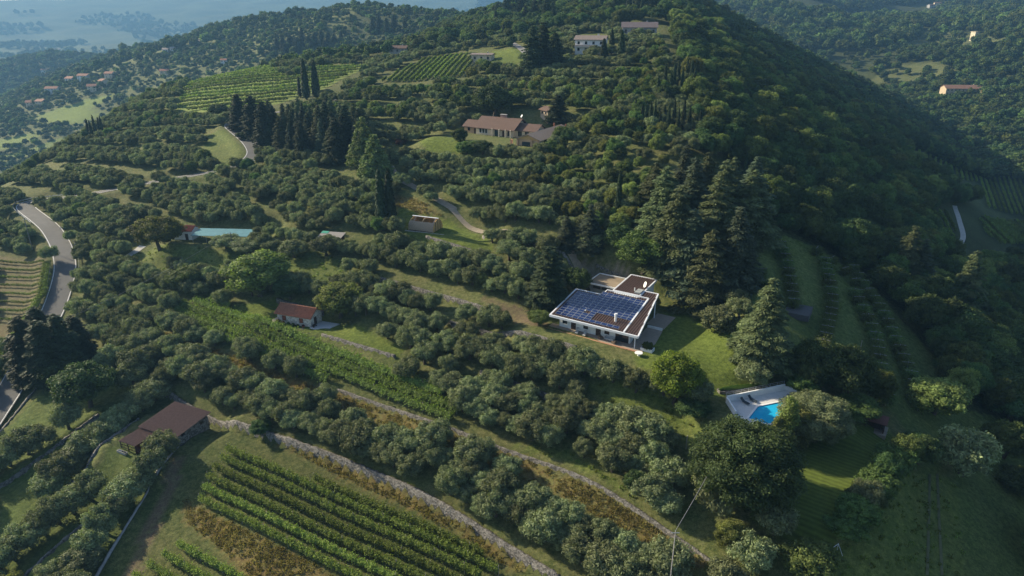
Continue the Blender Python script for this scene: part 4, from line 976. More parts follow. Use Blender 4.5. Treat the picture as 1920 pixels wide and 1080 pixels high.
# ------------------------------------------------------------------ vineyards
POSTM = MB().cyl(0, 0, -0.3, 1.95, 0.05, n=6).mesh('post', mat('grey_post', (0.30, 0.27, 0.23), 0.9))
def vine_row(p0, p1, label, group, dens, size, hgt=1.75, wid=0.42, lm='vine', posts=0, base=0.55):
    p0 = np.array(p0[:2], float); p1 = np.array(p1[:2], float); L = np.hypot(*(p1 - p0)); n = int(L * dens); d = (p1 - p0) / L; nm = np.array([-d[1], d[0]])
    s = rng.uniform(0, L, n); ph = rng.uniform(0, 9)
    wv = 0.75 + 0.25 * np.sin(s * 2.1 + ph) * np.sin(s * 0.73 + 2 * ph) + 0.12 * np.sin(s * 5.3)
    keep = wv + rng.normal(0, 0.2, n) > 0.32; s = s[keep]; wv = wv[keep]; n = len(s)
    zz = rng.beta(2.0, 1.5, n); shoot = rng.uniform(size=n) < 0.06
    off = rng.normal(0, wid * 0.55, n) * (0.6 + 0.8 * zz) * wv; hh = base + zz * (hgt - base) * (0.75 + 0.35 * wv) + shoot * rng.uniform(0, 0.5, n)
    p = p0 + s[:, None] * d + off[:, None] * nm; z = Hi(p[:, 0], p[:, 1]) + hh
    c0 = np.array([*(p0 + p1) / 2, 0]); c0[2] = G(c0[0], c0[1])
    nn = unit(np.c_[nm[0] * np.sign(off) * 0.6, nm[1] * np.sign(off) * 0.6, np.full(n, 0.7)] + rng.normal(size=(n, 3)) * 0.55)
    V, Fq = leaves(np.c_[p, z] - c0, nn, size, rng, 1.15)
    o = thing('vine_row', label, 'vine row', c0, 0, group)
    f = bpy.data.objects.new('foliage', mesh_np('vine_foliage', V, Fq, [LEAF[lm]], np.repeat(np.clip(rng.normal(0.5, 0.2, n), 0, 1), 4))); link(f, o)
    if posts:
        for t_ in np.arange(0.0, L + 0.1, posts):
            q = p0 + d * t_; b_ = bpy.data.objects.new('post', POSTM); link(b_, o); b_.location = (q[0] - c0[0], q[1] - c0[1], G(*q) - c0[2]); b_.scale = (1, 1, hgt / 1.75)
    return o
# foreground vineyard: rows are parallel in plan
a0 = pix(427, 850)[:2]; a1 = pix(960, 1092)[:2]; dr = (a1 - a0) / np.hypot(*(a1 - a0)); nr = np.array([dr[1], -dr[0]])
ends = [(427, 850), (416, 866), (404, 884), (391, 902), (384, 922), (376, 944)]
RN = ['first', 'second', 'third', 'fourth', 'fifth', 'sixth']
e0 = pix(590, 905)[:2]; off0 = float(np.dot(e0 - a0, nr))
vine_row(a0 + dr * float(np.dot(e0 - a0, dr)) + nr * off0, a0 + dr * 62 + nr * off0, 'short vine row nearest the long terrace wall', None, 340, 0.125, 2.1, 0.50, posts=6)
for i, (u, v) in enumerate(ends):
    e = pix(u, v)[:2]; s0 = float(np.dot(e - a0, dr)); o0 = float(np.dot(e - a0, nr))
    vine_row(a0 + dr * s0 + nr * o0, a0 + dr * (66 - i * 2) + nr * o0, '%s full vine row counted from the long terrace wall' % RN[i], 'near vine rows', 340, 0.125, 2.1, 0.50, posts=6)
b0 = pix(336, 1030)[:2]
for i in range(4):
    e = b0 + nr * i * 2.5 + dr * (-0.6 * i); vine_row(e, e + dr * 34, '%s vine row of the lower block at the bottom edge' % RN[i], 'lower vine rows', 340, 0.125, 2.1, 0.50, posts=6)
# pergola vines below the cottage: broad leafy bands
pg = wpoly(PERG); c_ = pg.mean(0); dd = pix(860, 778)[:2] - pix(350, 580)[:2]; dd /= np.hypot(*dd); n_ = np.array([-dd[1], dd[0]])
for i, o_ in enumerate(np.arange(-15, 16, 2.5)):
    ss = np.arange(-70, 70, 0.7); q = c_ + ss[:, None] * dd + n_ * o_; k = inpoly(q[:, 0], q[:, 1], pg)
    if k.sum() < 8: continue
    s0, s1 = ss[k].min(), ss[k].max()
    vine_row(c_ + dd * s0 + n_ * o_, c_ + dd * s1 + n_ * o_, nth(i + 1) + ' sprawling leafy vine line upward on the slope below the stone cottage', 'sprawling vine rows below the stone cottage', 230, 0.18, 2.1, 1.0, 'vinelow', 7, 1.0)
# left roadside vineyard
v0 = [(-15, 492, 84, 494), (-15, 506, 82, 508), (-15, 522, 80, 522), (-15, 538, 78, 537), (-15, 554, 74, 552), (-15, 570, 68, 567), (-15, 586, 62, 582), (-15, 602, 56, 598)]
for i, (u0, w0, u1, w1) in enumerate(v0):
    vine_row(pix(u0, w0), pix(u1, w1), nth(i + 1) + ' thin vine row from the top on bare soil left of the road', 'vine rows on bare soil left of the road', 70, 0.15, 1.3, 0.3, 'vinelow', 6)
for i, (u0, w0, u1, w1) in enumerate([(92, 498, 84, 560), (86, 500, 76, 565), (80, 560, 40, 640), (72, 566, 28, 650), (62, 585, 14, 660), (45, 610, -5, 675), (40, 650, -15, 730), (25, 655, -20, 705)]):
    vine_row(pix(u0, w0), pix(u1, w1), nth(i + 1) + ' thick leafy vine row from the top along the road edge', 'thick vine rows along the road edge', 150, 0.17, 1.9, 0.8, 'vinelow')
# small vineyard under the low house
ua = wpoly([(712, 156), (775, 155), (868, 145), (888, 120), (880, 104), (800, 112)]); r0 = pix(801, 146)[:2]; r1 = pix(833, 114)[:2]; dd = (r1 - r0) / np.hypot(*(r1 - r0)); n_ = np.array([dd[1], -dd[0]])
cn = 0
for o_ in np.arange(-80, 80, 3.3):
    ss = np.arange(-120, 120, 1.0); q = r0 + ss[:, None] * dd + n_ * o_; k = inpoly(q[:, 0], q[:, 1], ua)
    if k.sum() < 5: continue
    cn += 1
    vine_row(r0 + dd * ss[k].min() + n_ * o_, r0 + dd * ss[k].max() + n_ * o_, nth(cn) + ' vine row from the left in the striped vineyard under the low house', 'vine rows under the low house', 60, 0.32, 2.1, 0.42, 'vinelow')
# terrace vineyards on the left slope: rows along the contours
tv = wpoly([(330, 205), (420, 140), (540, 150), (620, 125), (690, 125), (600, 170), (520, 195), (420, 215)]); dd = np.array([0.97, -0.24]); n_ = np.array([0.24, 0.97]); c_ = tv.mean(0)
cn = 0
for o_ in np.arange(-130, 160, 7.0):
    ss = np.arange(-220, 220, 1.5); q = c_ + ss[:, None] * dd + n_ * o_; k = inpoly(q[:, 0], q[:, 1], tv)
    if k.sum() < 8: continue
    cn += 1
    vine_row(c_ + dd * ss[k].min() + n_ * o_, c_ + dd * ss[k].max() + n_ * o_, nth(cn) + ' vine row upward on the light green terraces behind the cypress pair', 'vine rows on the light green terraces', 26, 0.45, 2.0, 0.9, 'vinelow')
# shaded valley vineyards on the right
for outline, (u0, w0, u1, w1), spc, lab in (
    ([(1712, 276), (1905, 322), (1935, 345), (1935, 408), (1846, 390), (1832, 342), (1760, 340), (1705, 310)], (1800, 340, 1793, 292), 3.3, 'tall shaded valley vineyard'),
    ([(1835, 408), (1935, 414), (1935, 462), (1880, 462), (1845, 440)], (1850, 412, 1900, 460), 3.6, 'lower shaded valley vineyard at the right edge'),
    ([(1742, 396), (1778, 398), (1794, 448), (1788, 460), (1760, 440)], (1750, 400, 1775, 450), 3.2, 'small shaded vineyard left of the pale path')):
    q0 = wpoly(outline); a_ = pix(u0, w0)[:2]; b_ = pix(u1, w1)[:2]; dd = (b_ - a_) / np.hypot(*(b_ - a_)); n_ = np.array([-dd[1], dd[0]])
    cn = 0
    for o_ in np.arange(-150, 150, spc):
        ss = np.arange(-200, 200, 1.5); q = a_ + ss[:, None] * dd + n_ * o_; k = inpoly(q[:, 0], q[:, 1], q0)
        if k.sum() < 4: continue
        cn += 1
        vine_row(a_ + dd * ss[k].min() + n_ * o_, a_ + dd * ss[k].max() + n_ * o_, nth(cn) + ' vine row in the ' + lab, 'vine rows in the ' + lab, 26, 0.42, 2.0, 0.45, 'vinelow')
ORN = ['left of the grass track', 'beside the grey covered court', 'right of the grass track', 'in the middle of the right slope', 'furthest right', 'at the top of the slope']
# espalier orchard rows with T posts on the shaded right slope
TP = MB().cyl(0, 0, -0.3, 3.0, 0.07, n=6).bar((-1.3, 0, 2.7), (1.3, 0, 2.7), 0.1, 0.1).mesh('post', mat('pale_post', (0.20, 0.205, 0.20), 0.8))
for ri, row in enumerate(([(1462, 470), (1478, 520), (1486, 580)], [(1410, 500), (1432, 520), (1440, 545)], [(1545, 500), (1560, 580), (1545, 650), (1520, 700)], [(1600, 560), (1640, 640), (1650, 720), (1660, 760)],
                          [(1590, 500), (1650, 590), (1700, 700), (1720, 770)], [(1530, 480), (1580, 510), (1620, 560)])):
    q = smooth(resample(pixl(row), 3.4), 2)
    for j in range(len(q)):
        x, y = q[j, 0], q[j, 1]; z = G(x, y); d = q[min(j + 1, len(q) - 1)] - q[max(j - 1, 0)]; an = math.atan2(d[1], d[0]) + math.pi / 2
        t_ = thing('espalier_tree', nth(j + 1) + ' wire trained fruit tree in the orchard row ' + ORN[ri], 'tree', (x, y, z), an, 'espalier orchard rows')
        link(bpy.data.objects.new('support', TP), t_)
        if j % 2 == 0 or True:
            if 'ESP' not in globals():
                ESP = []
                for v_ in range(3):
                    r = np.random.default_rng(70 + v_); c = Cloud()
                    for zl in (0.9, 1.7, 2.5):
                        n = 420; p = np.stack([r.normal(0, 0.8, n), r.normal(0, 0.75, n), zl + r.normal(0, 0.2, n)], -1)
                        V, Fq = leaves(p, unit(r.normal(size=(n, 3)) * 0.6 + np.array([0, 0, 1.0])), 0.14, r); c.add(V, Fq, np.repeat(np.clip(r.normal(0.5, 0.2, n), 0, 1), 4))
                    ESP.append(c.mesh('espalier_crown', LEAF['green']))
            link(bpy.data.objects.new('crown', ESP[(j + ri) % 3]), t_)
# tall dry grass and meadow tufts
def tuft(r, n, hgt, spread):
    a = r.uniform(0, 6.28, n); rr = spread * np.sqrt(r.uniform(0, 1, n)); p = np.stack([np.cos(a) * rr, np.sin(a) * rr, hgt * r.uniform(0.35, 0.6, n)], -1)
    nn = unit(np.stack([np.cos(a + r.normal(0, 1, n)), np.sin(a + r.normal(0, 1, n)), r.normal(0.2, 0.2, n)], -1))
    return leaves(p, nn, hgt * 0.32, r, 1.5, np.tile([0, 0, 1.0], (n, 1)) + r.normal(size=(n, 3)) * 0.5)
for zn, lm, sp, hg, nm, lab in (('dry', 'dry', 0.55, 0.4, 'dry_grass', 'tall orange dry grass along the terrace walls'), ('meadow', 'grass', 1.5, 0.4, 'meadow_grass', 'green grass tufts of the meadows and vine alleys')):
    ms = []
    for i in range(3):
        r = np.random.default_rng(40 + i); V, Fq = tuft(r, 22, hg, 0.55); ms.append(mesh_np(nm + '_tuft', V, Fq, [LEAF[lm]], np.repeat(np.clip(r.normal(0.5, 0.25, len(Fq)), 0, 1), 4)))
    PT = []
    for z, q in GZW:
        if z != zn or q[:, 1].max() > 260: continue
        x, y = grid(q[:, 0].min(), q[:, 0].max(), q[:, 1].min(), q[:, 1].max(), sp, sp, 0.2, 0.5)
        k = inpoly(x, y, q) & inview(x, y, Hi(x, y), 10) & (vnoise(x, y, 2.9, 3) + rng.normal(0, 0.4, len(x)) > 0.3); x, y = x[k], y[k]; PT.append(np.c_[x, y, Hi(x, y) - 0.03])
    PT = np.concatenate(PT); scatter(nm, lab, PT, rng.uniform(0.5, 1.25, len(PT)), ms)

# ------------------------------------------------------------------ buildings
def gable(m, x0, x1, y0, y1, z0, ze, zr, ridge='x', yr=None):
    """walls with gable ends, ridge along x or y"""
    if ridge == 'x':
        yr = (y0 + y1) / 2 if yr is None else yr
        v = [(x0, y0, z0), (x1, y0, z0), (x1, y1, z0), (x0, y1, z0), (x0, y0, ze), (x1, y0, ze), (x1, y1, ze), (x0, y1, ze), (x0, yr, zr), (x1, yr, zr)]
        f = [(0, 1, 5, 4), (1, 2, 6, 9, 5), (2, 3, 7, 6), (3, 0, 4, 8, 7), (4, 5, 9, 8), (6, 7, 8, 9)]
    else:
        xr = (x0 + x1) / 2
        v = [(x0, y0, z0), (x1, y0, z0), (x1, y1, z0), (x0, y1, z0), (x0, y0, ze), (x1, y0, ze), (x1, y1, ze), (x0, y1, ze), (xr, y0, zr), (xr, y1, zr)]
        f = [(0, 1, 5, 8, 4), (1, 2, 6, 5), (2, 3, 7, 9, 6), (3, 0, 4, 7), (4, 8, 9, 7), (5, 6, 9, 8)]
    return m.add(v, f)
def pitched(x0, x1, y0, y1, ze, zr, over=0.5, th=0.18, ridge='x', yr=None, ribs=0.0):
    """two roof slabs with an eave overhang"""
    m = MB()
    if ridge == 'x':
        yr = (y0 + y1) / 2 if yr is None else yr; s1 = (zr - ze) / (yr - y0); s2 = (zr - ze) / (y1 - yr); t = th + 0.06
        m.slab([(x0 - over, y0 - over, ze - s1 * over + t), (x1 + over, y0 - over, ze - s1 * over + t), (x1 + over, yr, zr + t), (x0 - over, yr, zr + t)], th)
        m.slab([(x0 - over, yr, zr + t), (x1 + over, yr, zr + t), (x1 + over, y1 + over, ze - s2 * over + t), (x0 - over, y1 + over, ze - s2 * over + t)], th)
        if ribs:
            for x in np.arange(x0 - over + ribs / 2, x1 + over, ribs):
                m.tube((x, y0 - over, ze - s1 * over + t), (x, yr, zr + t), ribs * 0.3, n=5)
            m.tube((x0 - over, yr, zr + t + 0.03), (x1 + over, yr, zr + t + 0.03), 0.14, n=6)
    else:
        xr = (x0 + x1) / 2; s1 = (zr - ze) / (xr - x0); t = th + 0.06
        m.slab([(x0 - over, y0 - over, ze - s1 * over + t), (xr, y0 - over, zr + t), (xr, y1 + over, zr + t), (x0 - over, y1 + over, ze - s1 * over + t)], th)
        m.slab([(xr, y0 - over, zr + t), (x1 + over, y0 - over, ze - s1 * over + t), (x1 + over, y1 + over, ze - s1 * over + t), (xr, y1 + over, zr + t)], th)
        if ribs:
            for y in np.arange(y0 - over + ribs / 2, y1 + over, ribs):
                m.tube((x0 - over, y, ze - s1 * over + t), (xr, y, zr + t), ribs * 0.3, n=5); m.tube((x1 + over, y, ze - s1 * over + t), (xr, y, zr + t), ribs * 0.3, n=5)
    return m
SHUT = mat('brown_shutter', (0.09, 0.04, 0.022), 0.6, 0.25, 4)
def window(parent, face, c, w, h, z, frame=DARKW, pane=GLASS, name='window'):
    """framed opening on a wall: face = ('y', value, sign) or ('x', value, sign)"""
    ax, val, sg = face; t = 0.06 * sg
    def bx(m, a0, a1, z0, z1, d0, d1):
        lo, hi = sorted((val + d0 * sg, val + d1 * sg))
        return m.box(a0, a1, lo, hi, z0, z1) if ax == 'y' else m.box(lo, hi, a0, a1, z0, z1)
    m = MB(); b_ = 0.09
    bx(m, c - w / 2 - b_, c + w / 2 + b_, z + h, z + h + b_, 0.0, 0.09); bx(m, c - w / 2 - b_, c + w / 2 + b_, z - b_, z, 0.0, 0.11)
    bx(m, c - w / 2 - b_, c - w / 2, z, z + h, 0.0, 0.09); bx(m, c + w / 2, c + w / 2 + b_, z, z + h, 0.0, 0.09)
    o = m.build(name, frame, parent); bx(MB(), c - w / 2, c + w / 2, z, z + h, 0.002, 0.04).build('pane', pane, o); return o
def panel_door(parent, face, c, w, h, z, m_, name='door'):
    ax, val, sg = face; lo, hi = sorted((val, val + 0.07 * sg)); lo2, hi2 = sorted((val + 0.07 * sg, val + 0.11 * sg)); q = MB(); k = MB()
    if ax == 'y': q.box(c - w / 2, c + w / 2, lo, hi, z, z + h); k.box(c + w * 0.33, c + w * 0.4, lo2, hi2, z + 1.0, z + 1.12)
    else: q.box(lo, hi, c - w / 2, c + w / 2, z, z + h); k.box(lo2, hi2, c + w * 0.33, c + w * 0.4, z + 1.0, z + 1.12)
    o = q.build(name, m_, parent); k.build('handle', METAL, o); return o

# --- villa with the solar roof (local x along the front eave, y into the hill)
RIB = mat('dark_roof_tile', (0.135, 0.082, 0.060), 0.75, 0.3, 2.5, 0.2)
PALEW = mat('pale_wall', (0.74, 0.75, 0.72), 0.8, 0.08, 1.0)
PANEL = mat('solar_cell', (0.008, 0.020, 0.085), 0.12, 0.15, 1.5, spec=0.6)
PAVE = mat('terrace_paving', (0.30, 0.25, 0.20), 0.85, 0.2, 2.0)
S = thing('solar_villa', 'low white villa with blue solar panels on its sloping tiled roof', 'house', (SOL[0], SOL[1], SOLZ), HA)
rz_ = lambda p: 3.2 + 0.15 * p
MB().prism([(1.5, 2.0), (18.9, 2.0), (17.2, 17.5), (14.5, 17.5), (14.5, 14.8), (7.6, 14.8), (7.6, 12.4), (1.5, 12.4)], -0.5, 3.42).build('wall', PALEW, S)
MB().add([(18.75, 2.8, 3.4), (17.2, 17.5, 3.4), (17.2, 17.5, rz_(17.5) - 0.3), (18.75, 2.8, rz_(2.8) - 0.3), (18.5, 2.8, 3.4), (16.9, 17.5, 3.4), (16.9, 17.5, rz_(17.5) - 0.3), (18.5, 2.8, rz_(2.8) - 0.3)],
         [(0, 1, 2, 3), (7, 6, 5, 4), (1, 5, 6, 2), (0, 3, 7, 4)]).build('gable', PALEW, S)
MB().prism([(1.5, 12.3), (7.6, 12.3), (7.6, 14.7), (14.5, 14.7), (14.5, 17.45), (14.7, 17.45), (14.7, 14.9), (7.4, 14.9), (7.4, 12.5), (1.5, 12.5)], 3.42, 4.9).build('back_wall', PALEW, S)
RP = [(0, 0), (21.4, 0), (18.6, 18.5), (15.3, 18.5), (15.3, 15.4), (7, 15.4), (7, 13), (0, 13)]
roof = MB().slab([(a, p, rz_(p)) for a, p in RP], 0.28).build('roof', RIB, S)
tm = MB()
for a in np.arange(0.4, 21.0, 0.56):
    top = 13 if a < 7 else (15.4 if a < 15.3 else 18.5)
    if a > 18.6: top = min(top, (21.4 - a) / 2.8 * 18.5)
    if top > 0.8: tm.tube((a, 0.3, rz_(0.3) + 0.02), (a, top - 0.25, rz_(top - 0.25) + 0.02), 0.15, n=6)
tm.build('roof_tiles', RIB, roof)
FASC = mat('white_fascia', (0.70, 0.72, 0.74), 0.5, 0.06, 1.0)
for i in range(len(RP)):
    (a0, p0_), (a1, p1_) = RP[i], RP[(i + 1) % len(RP)]
    MB().bar((a0, p0_, rz_(p0_) - 0.32), (a1, p1_, rz_(p1_) - 0.32), 0.34, 0.52 if i == 0 else 0.46).build('fascia', FASC, roof)
MB().bar((18.0, 0.3, rz_(0.3) + 0.02), (17.4, 15.6, rz_(15.6) + 0.02), 0.36, 0.22).build('ridge_strip', FASC, roof)
MB().bar((7.0, 15.3, rz_(15.3)), (17.4, 15.5, rz_(15.5)), 0.3, 0.3).build('ridge_strip', FASC, roof)
sl_ = math.atan(0.15); pw, ph_ = 1.36, 0.98
pm = MB().box(-pw / 2, pw / 2, -ph_ / 2, ph_ / 2, 0, 0.04); pmesh = pm.mesh('solar_panel', PANEL)
fm = MB()
for (x0, x1, y0, y1) in ((-pw / 2, pw / 2, -ph_ / 2, -ph_ / 2 + 0.05), (-pw / 2, pw / 2, ph_ / 2 - 0.05, ph_ / 2), (-pw / 2, -pw / 2 + 0.05, -ph_ / 2 + 0.05, ph_ / 2 - 0.05), (pw / 2 - 0.05, pw / 2, -ph_ / 2 + 0.05, ph_ / 2 - 0.05)): fm.box(x0, x1, y0, y1, 0.0, 0.055)
fmesh = fm.mesh('panel_frame', mat('aluminium', (0.42, 0.44, 0.48), 0.4, 0.05, 3, metal=0.5))
for c_i in range(12):
    for r_i in range(14):
        a = 1.55 + c_i * 1.42; p = 1.35 + r_i * 1.03
        if p > (11.9 if c_i < 4 else 14.4) or (c_i >= 6 and 1 <= r_i <= 3) or (c_i == 11 and r_i == 0) or (c_i in (4, 5) and r_i == 3 and c_i == 4): continue
        o = bpy.data.objects.new('solar_panel', pmesh); link(o, S); o.location = (a, p, rz_(p) + 0.17); o.rotation_euler = (sl_, 0, 0)
        f = bpy.data.objects.new('panel_frame', fmesh); link(f, o)
ch = MB().cyl(14.6, 3.6, rz_(3.6) - 0.2, rz_(3.6) + 1.7, 0.28, n=12).build('chimney', WHITE, S); MB().cyl(14.6, 3.6, rz_(3.6) + 1.72, rz_(3.6) + 1.95, 0.4, 0.34, n=12).build('cap', FASC, ch)
MB().cyl(6.6, 4.8, rz_(4.8), rz_(4.8) + 0.3, 0.16, n=8).build('vent', WHITE, S)
MB().cyl(13.2, 17.3, 6.1, 6.9, 0.14, n=8).build('vent', WHITE, S)
# rear wing and garage
MB().box(9.0, 14.9, 14.9, 25.6, -0.5, 5.6).build('wing_wall', PALEW, S)
wr = lambda p: 5.75 + 0.05 * (p - 15)
wroof = MB().slab([(8.5, 15.6, wr(15.6)), (15.2, 15.6, wr(15.6)), (15.2, 26.3, wr(26.3)), (8.5, 26.3, wr(26.3))], 0.25).build('wing_roof', RIB, S)
tm = MB()
for a in np.arange(8.9, 15.0, 0.56): tm.tube((a, 15.8, wr(15.8) + 0.02), (a, 26.0, wr(26) + 0.02), 0.15, n=6)
tm.build('roof_tiles', RIB, wroof)
for q0, q1 in (((8.5, 15.6), (15.2, 15.6)), ((15.2, 15.6), (15.2, 26.3)), ((15.2, 26.3), (8.5, 26.3)), ((8.5, 26.3), (8.5, 15.6))): MB().bar((*q0, wr(q0[1]) - 0.28), (*q1, wr(q1[1]) - 0.28), 0.3, 0.45).build('fascia', FASC, wroof)
MB().box(13.6, 15.0, 16.2, 18.6, 6.0, 6.35).build('water_heater', mat('heater_grey', (0.36, 0.37, 0.35), 0.5), S)
dsh = MB(); dsh.cyl(0, 0, 0, 0.16, 0.55, 0.75, 14); do = dsh.build('satellite_dish', WHITE, S, (14.6, 20.5, 6.9)); do.rotation_euler = (R(70), 0, R(-50)); MB().cyl(14.6, 20.6, 5.9, 6.8, 0.05, n=6).build('dish_mast', METAL, S)
GB = mat('blue_grey_wall', (0.16, 0.19, 0.22), 0.8)
MB().box(-0.9, 7.7, 22.6, 29.0, -0.5, 3.4).build('garage_wall', GB, S)
groof = MB().box(-1.5, 8.3, 22, 29.6, 3.4, 3.62).build('garage_roof', mat('gravel_roof', (0.27, 0.215, 0.15), 0.95, 0.25, 0.5), S)
for q0, q1 in (((-1.5, 22), (8.3, 22)), ((8.3, 22), (8.3, 29.6)), ((8.3, 29.6), (-1.5, 29.6)), ((-1.5, 29.6), (-1.5, 22))): MB().bar((*q0, 3.45), (*q1, 3.45), 0.28, 0.36).build('parapet', FASC, groof)
for c_ in (1.0, 3.4): window(S, ('y', 22.6, -1), c_, 1.9, 0.6, 2.4)
# openings of the front
for c_, w_ in ((5.1, 1.2), (11.3, 1.2)): panel_door(S, ('y', 2.0, -1), c_, w_, 2.2, 0.12, DARKW)
window(S, ('y', 2.0, -1), 17.0, 2.9, 2.1, 0.2)
for c_ in (2.9, 8.2, 13.4): window(S, ('y', 2.0, -1), c_, 1.2, 1.1, 1.0, FASC)
window(S, ('x', 18.35, 1), 6.0, 0.9, 1.6, 0.6) if False else None
MB().prism([(-0.6, -0.5), (22.6, -0.5), (23.6, 5), (22.6, 12), (18.9, 12), (18.9, 2.6), (-0.6, 2.6)], -0.45, 0.1).build('terrace', PAVE, S)
MB().prism([(18.0, 14), (22.5, 13), (22.5, 21), (18.0, 21)], -0.4, 0.08).build('terrace', PAVE, S)
MB().bar((-0.6, -0.62, -2.6), (22.6, -0.62, -2.6), 0.3, 2.55).build('terrace_wall', STONE, S)
MB().bar((-0.7, -0.65, -0.03), (22.7, -0.65, -0.03), 0.45, 0.2).build('coping', mat('terracotta_coping', (0.42, 0.22, 0.13), 0.8), S)
for a in (20.6,): MB().cyl(a, 0.5, 0.1, 3.0, 0.12, n=8).build('column', FASC, S)
MB().cyl(18.3, 17.9, 0.0, 5.6, 0.16, n=8).build('column', FASC, S)
MB().box(18.9, 22.4, 12.1, 12.6, -0.4, 0.5).build('low_wall', WHITE, S)
def wS(a, p, z=0.): x, y = loc2w(SOL, HA, a, p); return (x, y, SOLZ + z)
def seatset(name, label, cat, loc, rz, w, d, back, m_):
    t = thing(name, label, cat, loc, rz)
    MB().box(-w / 2, w / 2, -d / 2, d / 2, 0.16, 0.42).build('seat', m_, t)
    q = MB().box(-w / 2, w / 2, d / 2 - 0.14, d / 2, 0.42, back).build('backrest', m_, t); q.rotation_euler = (R(-6), 0, 0)
    for sx in (-1, 1):
        MB().box(*(sorted((sx * w / 2, sx * (w / 2 - 0.14)))), -d / 2, d / 2 - 0.15, 0.42, 0.62).build('armrest', m_, t)
        for sy in (-1, 1): MB().box(sx * w * 0.44 - 0.03, sx * w * 0.44 + 0.03, sy * d * 0.42 - 0.03, sy * d * 0.42 + 0.03, 0, 0.16).build('leg', m_, t)
    return t
CUSH = mat('grey_cushion', (0.42, 0.43, 0.43), 0.9); WICK = mat('wicker', (0.16, 0.12, 0.085), 0.8, 0.3, 14)
seatset('sofa', 'pale grey sofa on the villa terrace', 'sofa', wS(14.4, 1.3, 0.1), HA, 2.2, 0.9, 0.85, CUSH)
seatset('armchair', 'wicker armchair left of the terrace sofa', 'chair', wS(12.4, 0.9, 0.1), HA + R(60), 0.85, 0.8, 0.8, WICK)
seatset('armchair', 'wicker armchair right of the terrace sofa', 'chair', wS(15.9, 0.3, 0.1), HA - R(100), 0.85, 0.8, 0.8, WICK)
def lounger(label, loc, rz, m_, frame=METAL):
    t = thing('sun_lounger', label, 'lounger', loc, rz)
    MB().box(-0.32, 0.32, -0.95, 0.4, 0.28, 0.36).build('seat', m_, t)
    MB().add([(-0.32, 0.4, 0.3), (0.32, 0.4, 0.3), (0.32, 1.0, 0.85), (-0.32, 1.0, 0.85), (-0.32, 0.36, 0.36), (0.32, 0.36, 0.36), (0.32, 0.95, 0.91), (-0.32, 0.95, 0.91)], [(3, 2, 1, 0), (4, 5, 6, 7), (0, 1, 5, 4), (1, 2, 6, 5), (2, 3, 7, 6), (3, 0, 4, 7)]).build('backrest', m_, t)
    for sx in (-0.28, 0.28):
        for sy in (-0.8, 0.35): MB().box(sx - 0.03, sx + 0.03, sy - 0.03, sy + 0.03, 0, 0.28).build('leg', frame, t)
    return t
lounger('grey deck chair by the first terrace door', wS(6.6, 0.9, 0.1), HA + R(15), CUSH)
lounger('grey deck chair second from the left on the terrace', wS(8.6, 0.7, 0.1), HA + R(15), CUSH)
t = thing('planter', 'white planter with spiky plants at the terrace corner', 'planter', wS(23.3, 1.2, -0.4), HA)
MB().box(-1.3, 1.3, -0.8, 0.8, -0.3, 1.1).build('trough', WHITE, t); MB().box(-1.15, 1.15, -0.65, 0.65, 1.1, 1.14).build('soil', DARKW, t)
V, Fq = tuft(np.random.default_rng(3), 160, 1.1, 1.0); o = bpy.data.objects.new('leaves', mesh_np('planter_leaves', V, Fq, [LEAF['shrub']], np.full(len(V), 0.5))); link(o, t); o.location = (0, 0, 1.1)
t = thing('stone_table', 'round white garden table below the terrace corner', 'table', (*wS(22.6, -2.0)[:2], G(*wS(22.6, -2.0)[:2])), 0)
MB().cyl(0, 0, 0, 0.6, 0.3, 0.2).build('foot', WHITE, t); MB().cyl(0, 0, 0.6, 0.7, 0.85, n=16).build('top', WHITE, t)

# --- long villa with brown roofs
B = thing('brown_roof_villa', 'long low villa with brown tiled roofs and gabled garage wing', 'house', (BRO[0], BRO[1], BROZ), BROA)
gable(MB(), 0.6, 17, 1.2, 12.4, -0.6, 2.9, 6.0, 'x', 7).build('wall', CREAM, B)
r_ = pitched(0.6, 17, 1.2, 12.4, 2.9, 6.0, 1.0, 0.2, 'x', 7); r_.build('roof', BROWNR, B)
gable(MB(), -5.4, 0.5, 2.2, 9.4, -0.6, 2.6, 4.4).build('wing_wall', mat('ochre_plaster', (0.50, 0.33, 0.20), 0.8, 0.2, 1.0), B); pitched(-5.4, 0.5, 2.2, 9.4, 2.6, 4.4, 0.7, 0.2).build('wing_roof', BROWNR, B)
gable(MB(), 17.1, 25.8, 3, 10.4, -0.6, 2.6, 4.5).build('wing_wall', CREAM, B); pitched(17.1, 25.8, 3, 10.4, 2.6, 4.5, 0.6, 0.2).build('wing_roof', BROWNR, B)
gable(MB(), 26.4, 35.4, -12.4, 13, -1.6, 2.5, 4.1, 'y').build('garage_wall', mat('warm_white_plaster', (0.62, 0.60, 0.56), 0.8, 0.1, 1), B)
pitched(26.4, 35.4, -12.4, 13, 2.5, 4.1, 0.9, 0.22, 'y').build('garage_roof', mat('grey_brown_tiles', (0.25, 0.19, 0.145), 0.85, 0.25, 2.2, 0.3), B)
MB().box(26.4, 35.4, -12.44, -12.38, -0.2, 2.4).build('garage_facade', mat('ochre_plaster', (0.5, 0.33, 0.2)), B)
MB().box(25.6, 36.2, -12.75, -12.42, -1.6, -0.2).build('garage_front', mat('salmon_plaster', (0.55, 0.28, 0.17), 0.8), B)
MB().add([(26.4, -12.46, 2.3), (35.4, -12.46, 2.3), (30.9, -12.46, 3.95)], [(0, 1, 2)]).build('timber_gable', WOOD, B)
panel_door(B, ('y', -12.45, -1), 30.2, 3.2, 2.4, -0.9, mat('dark_green_door', (0.02, 0.035, 0.035), 0.5), 'garage_door')
panel_door(B, ('y', -12.45, -1), 34.0, 1.2, 2.2, -0.9, DARKW)
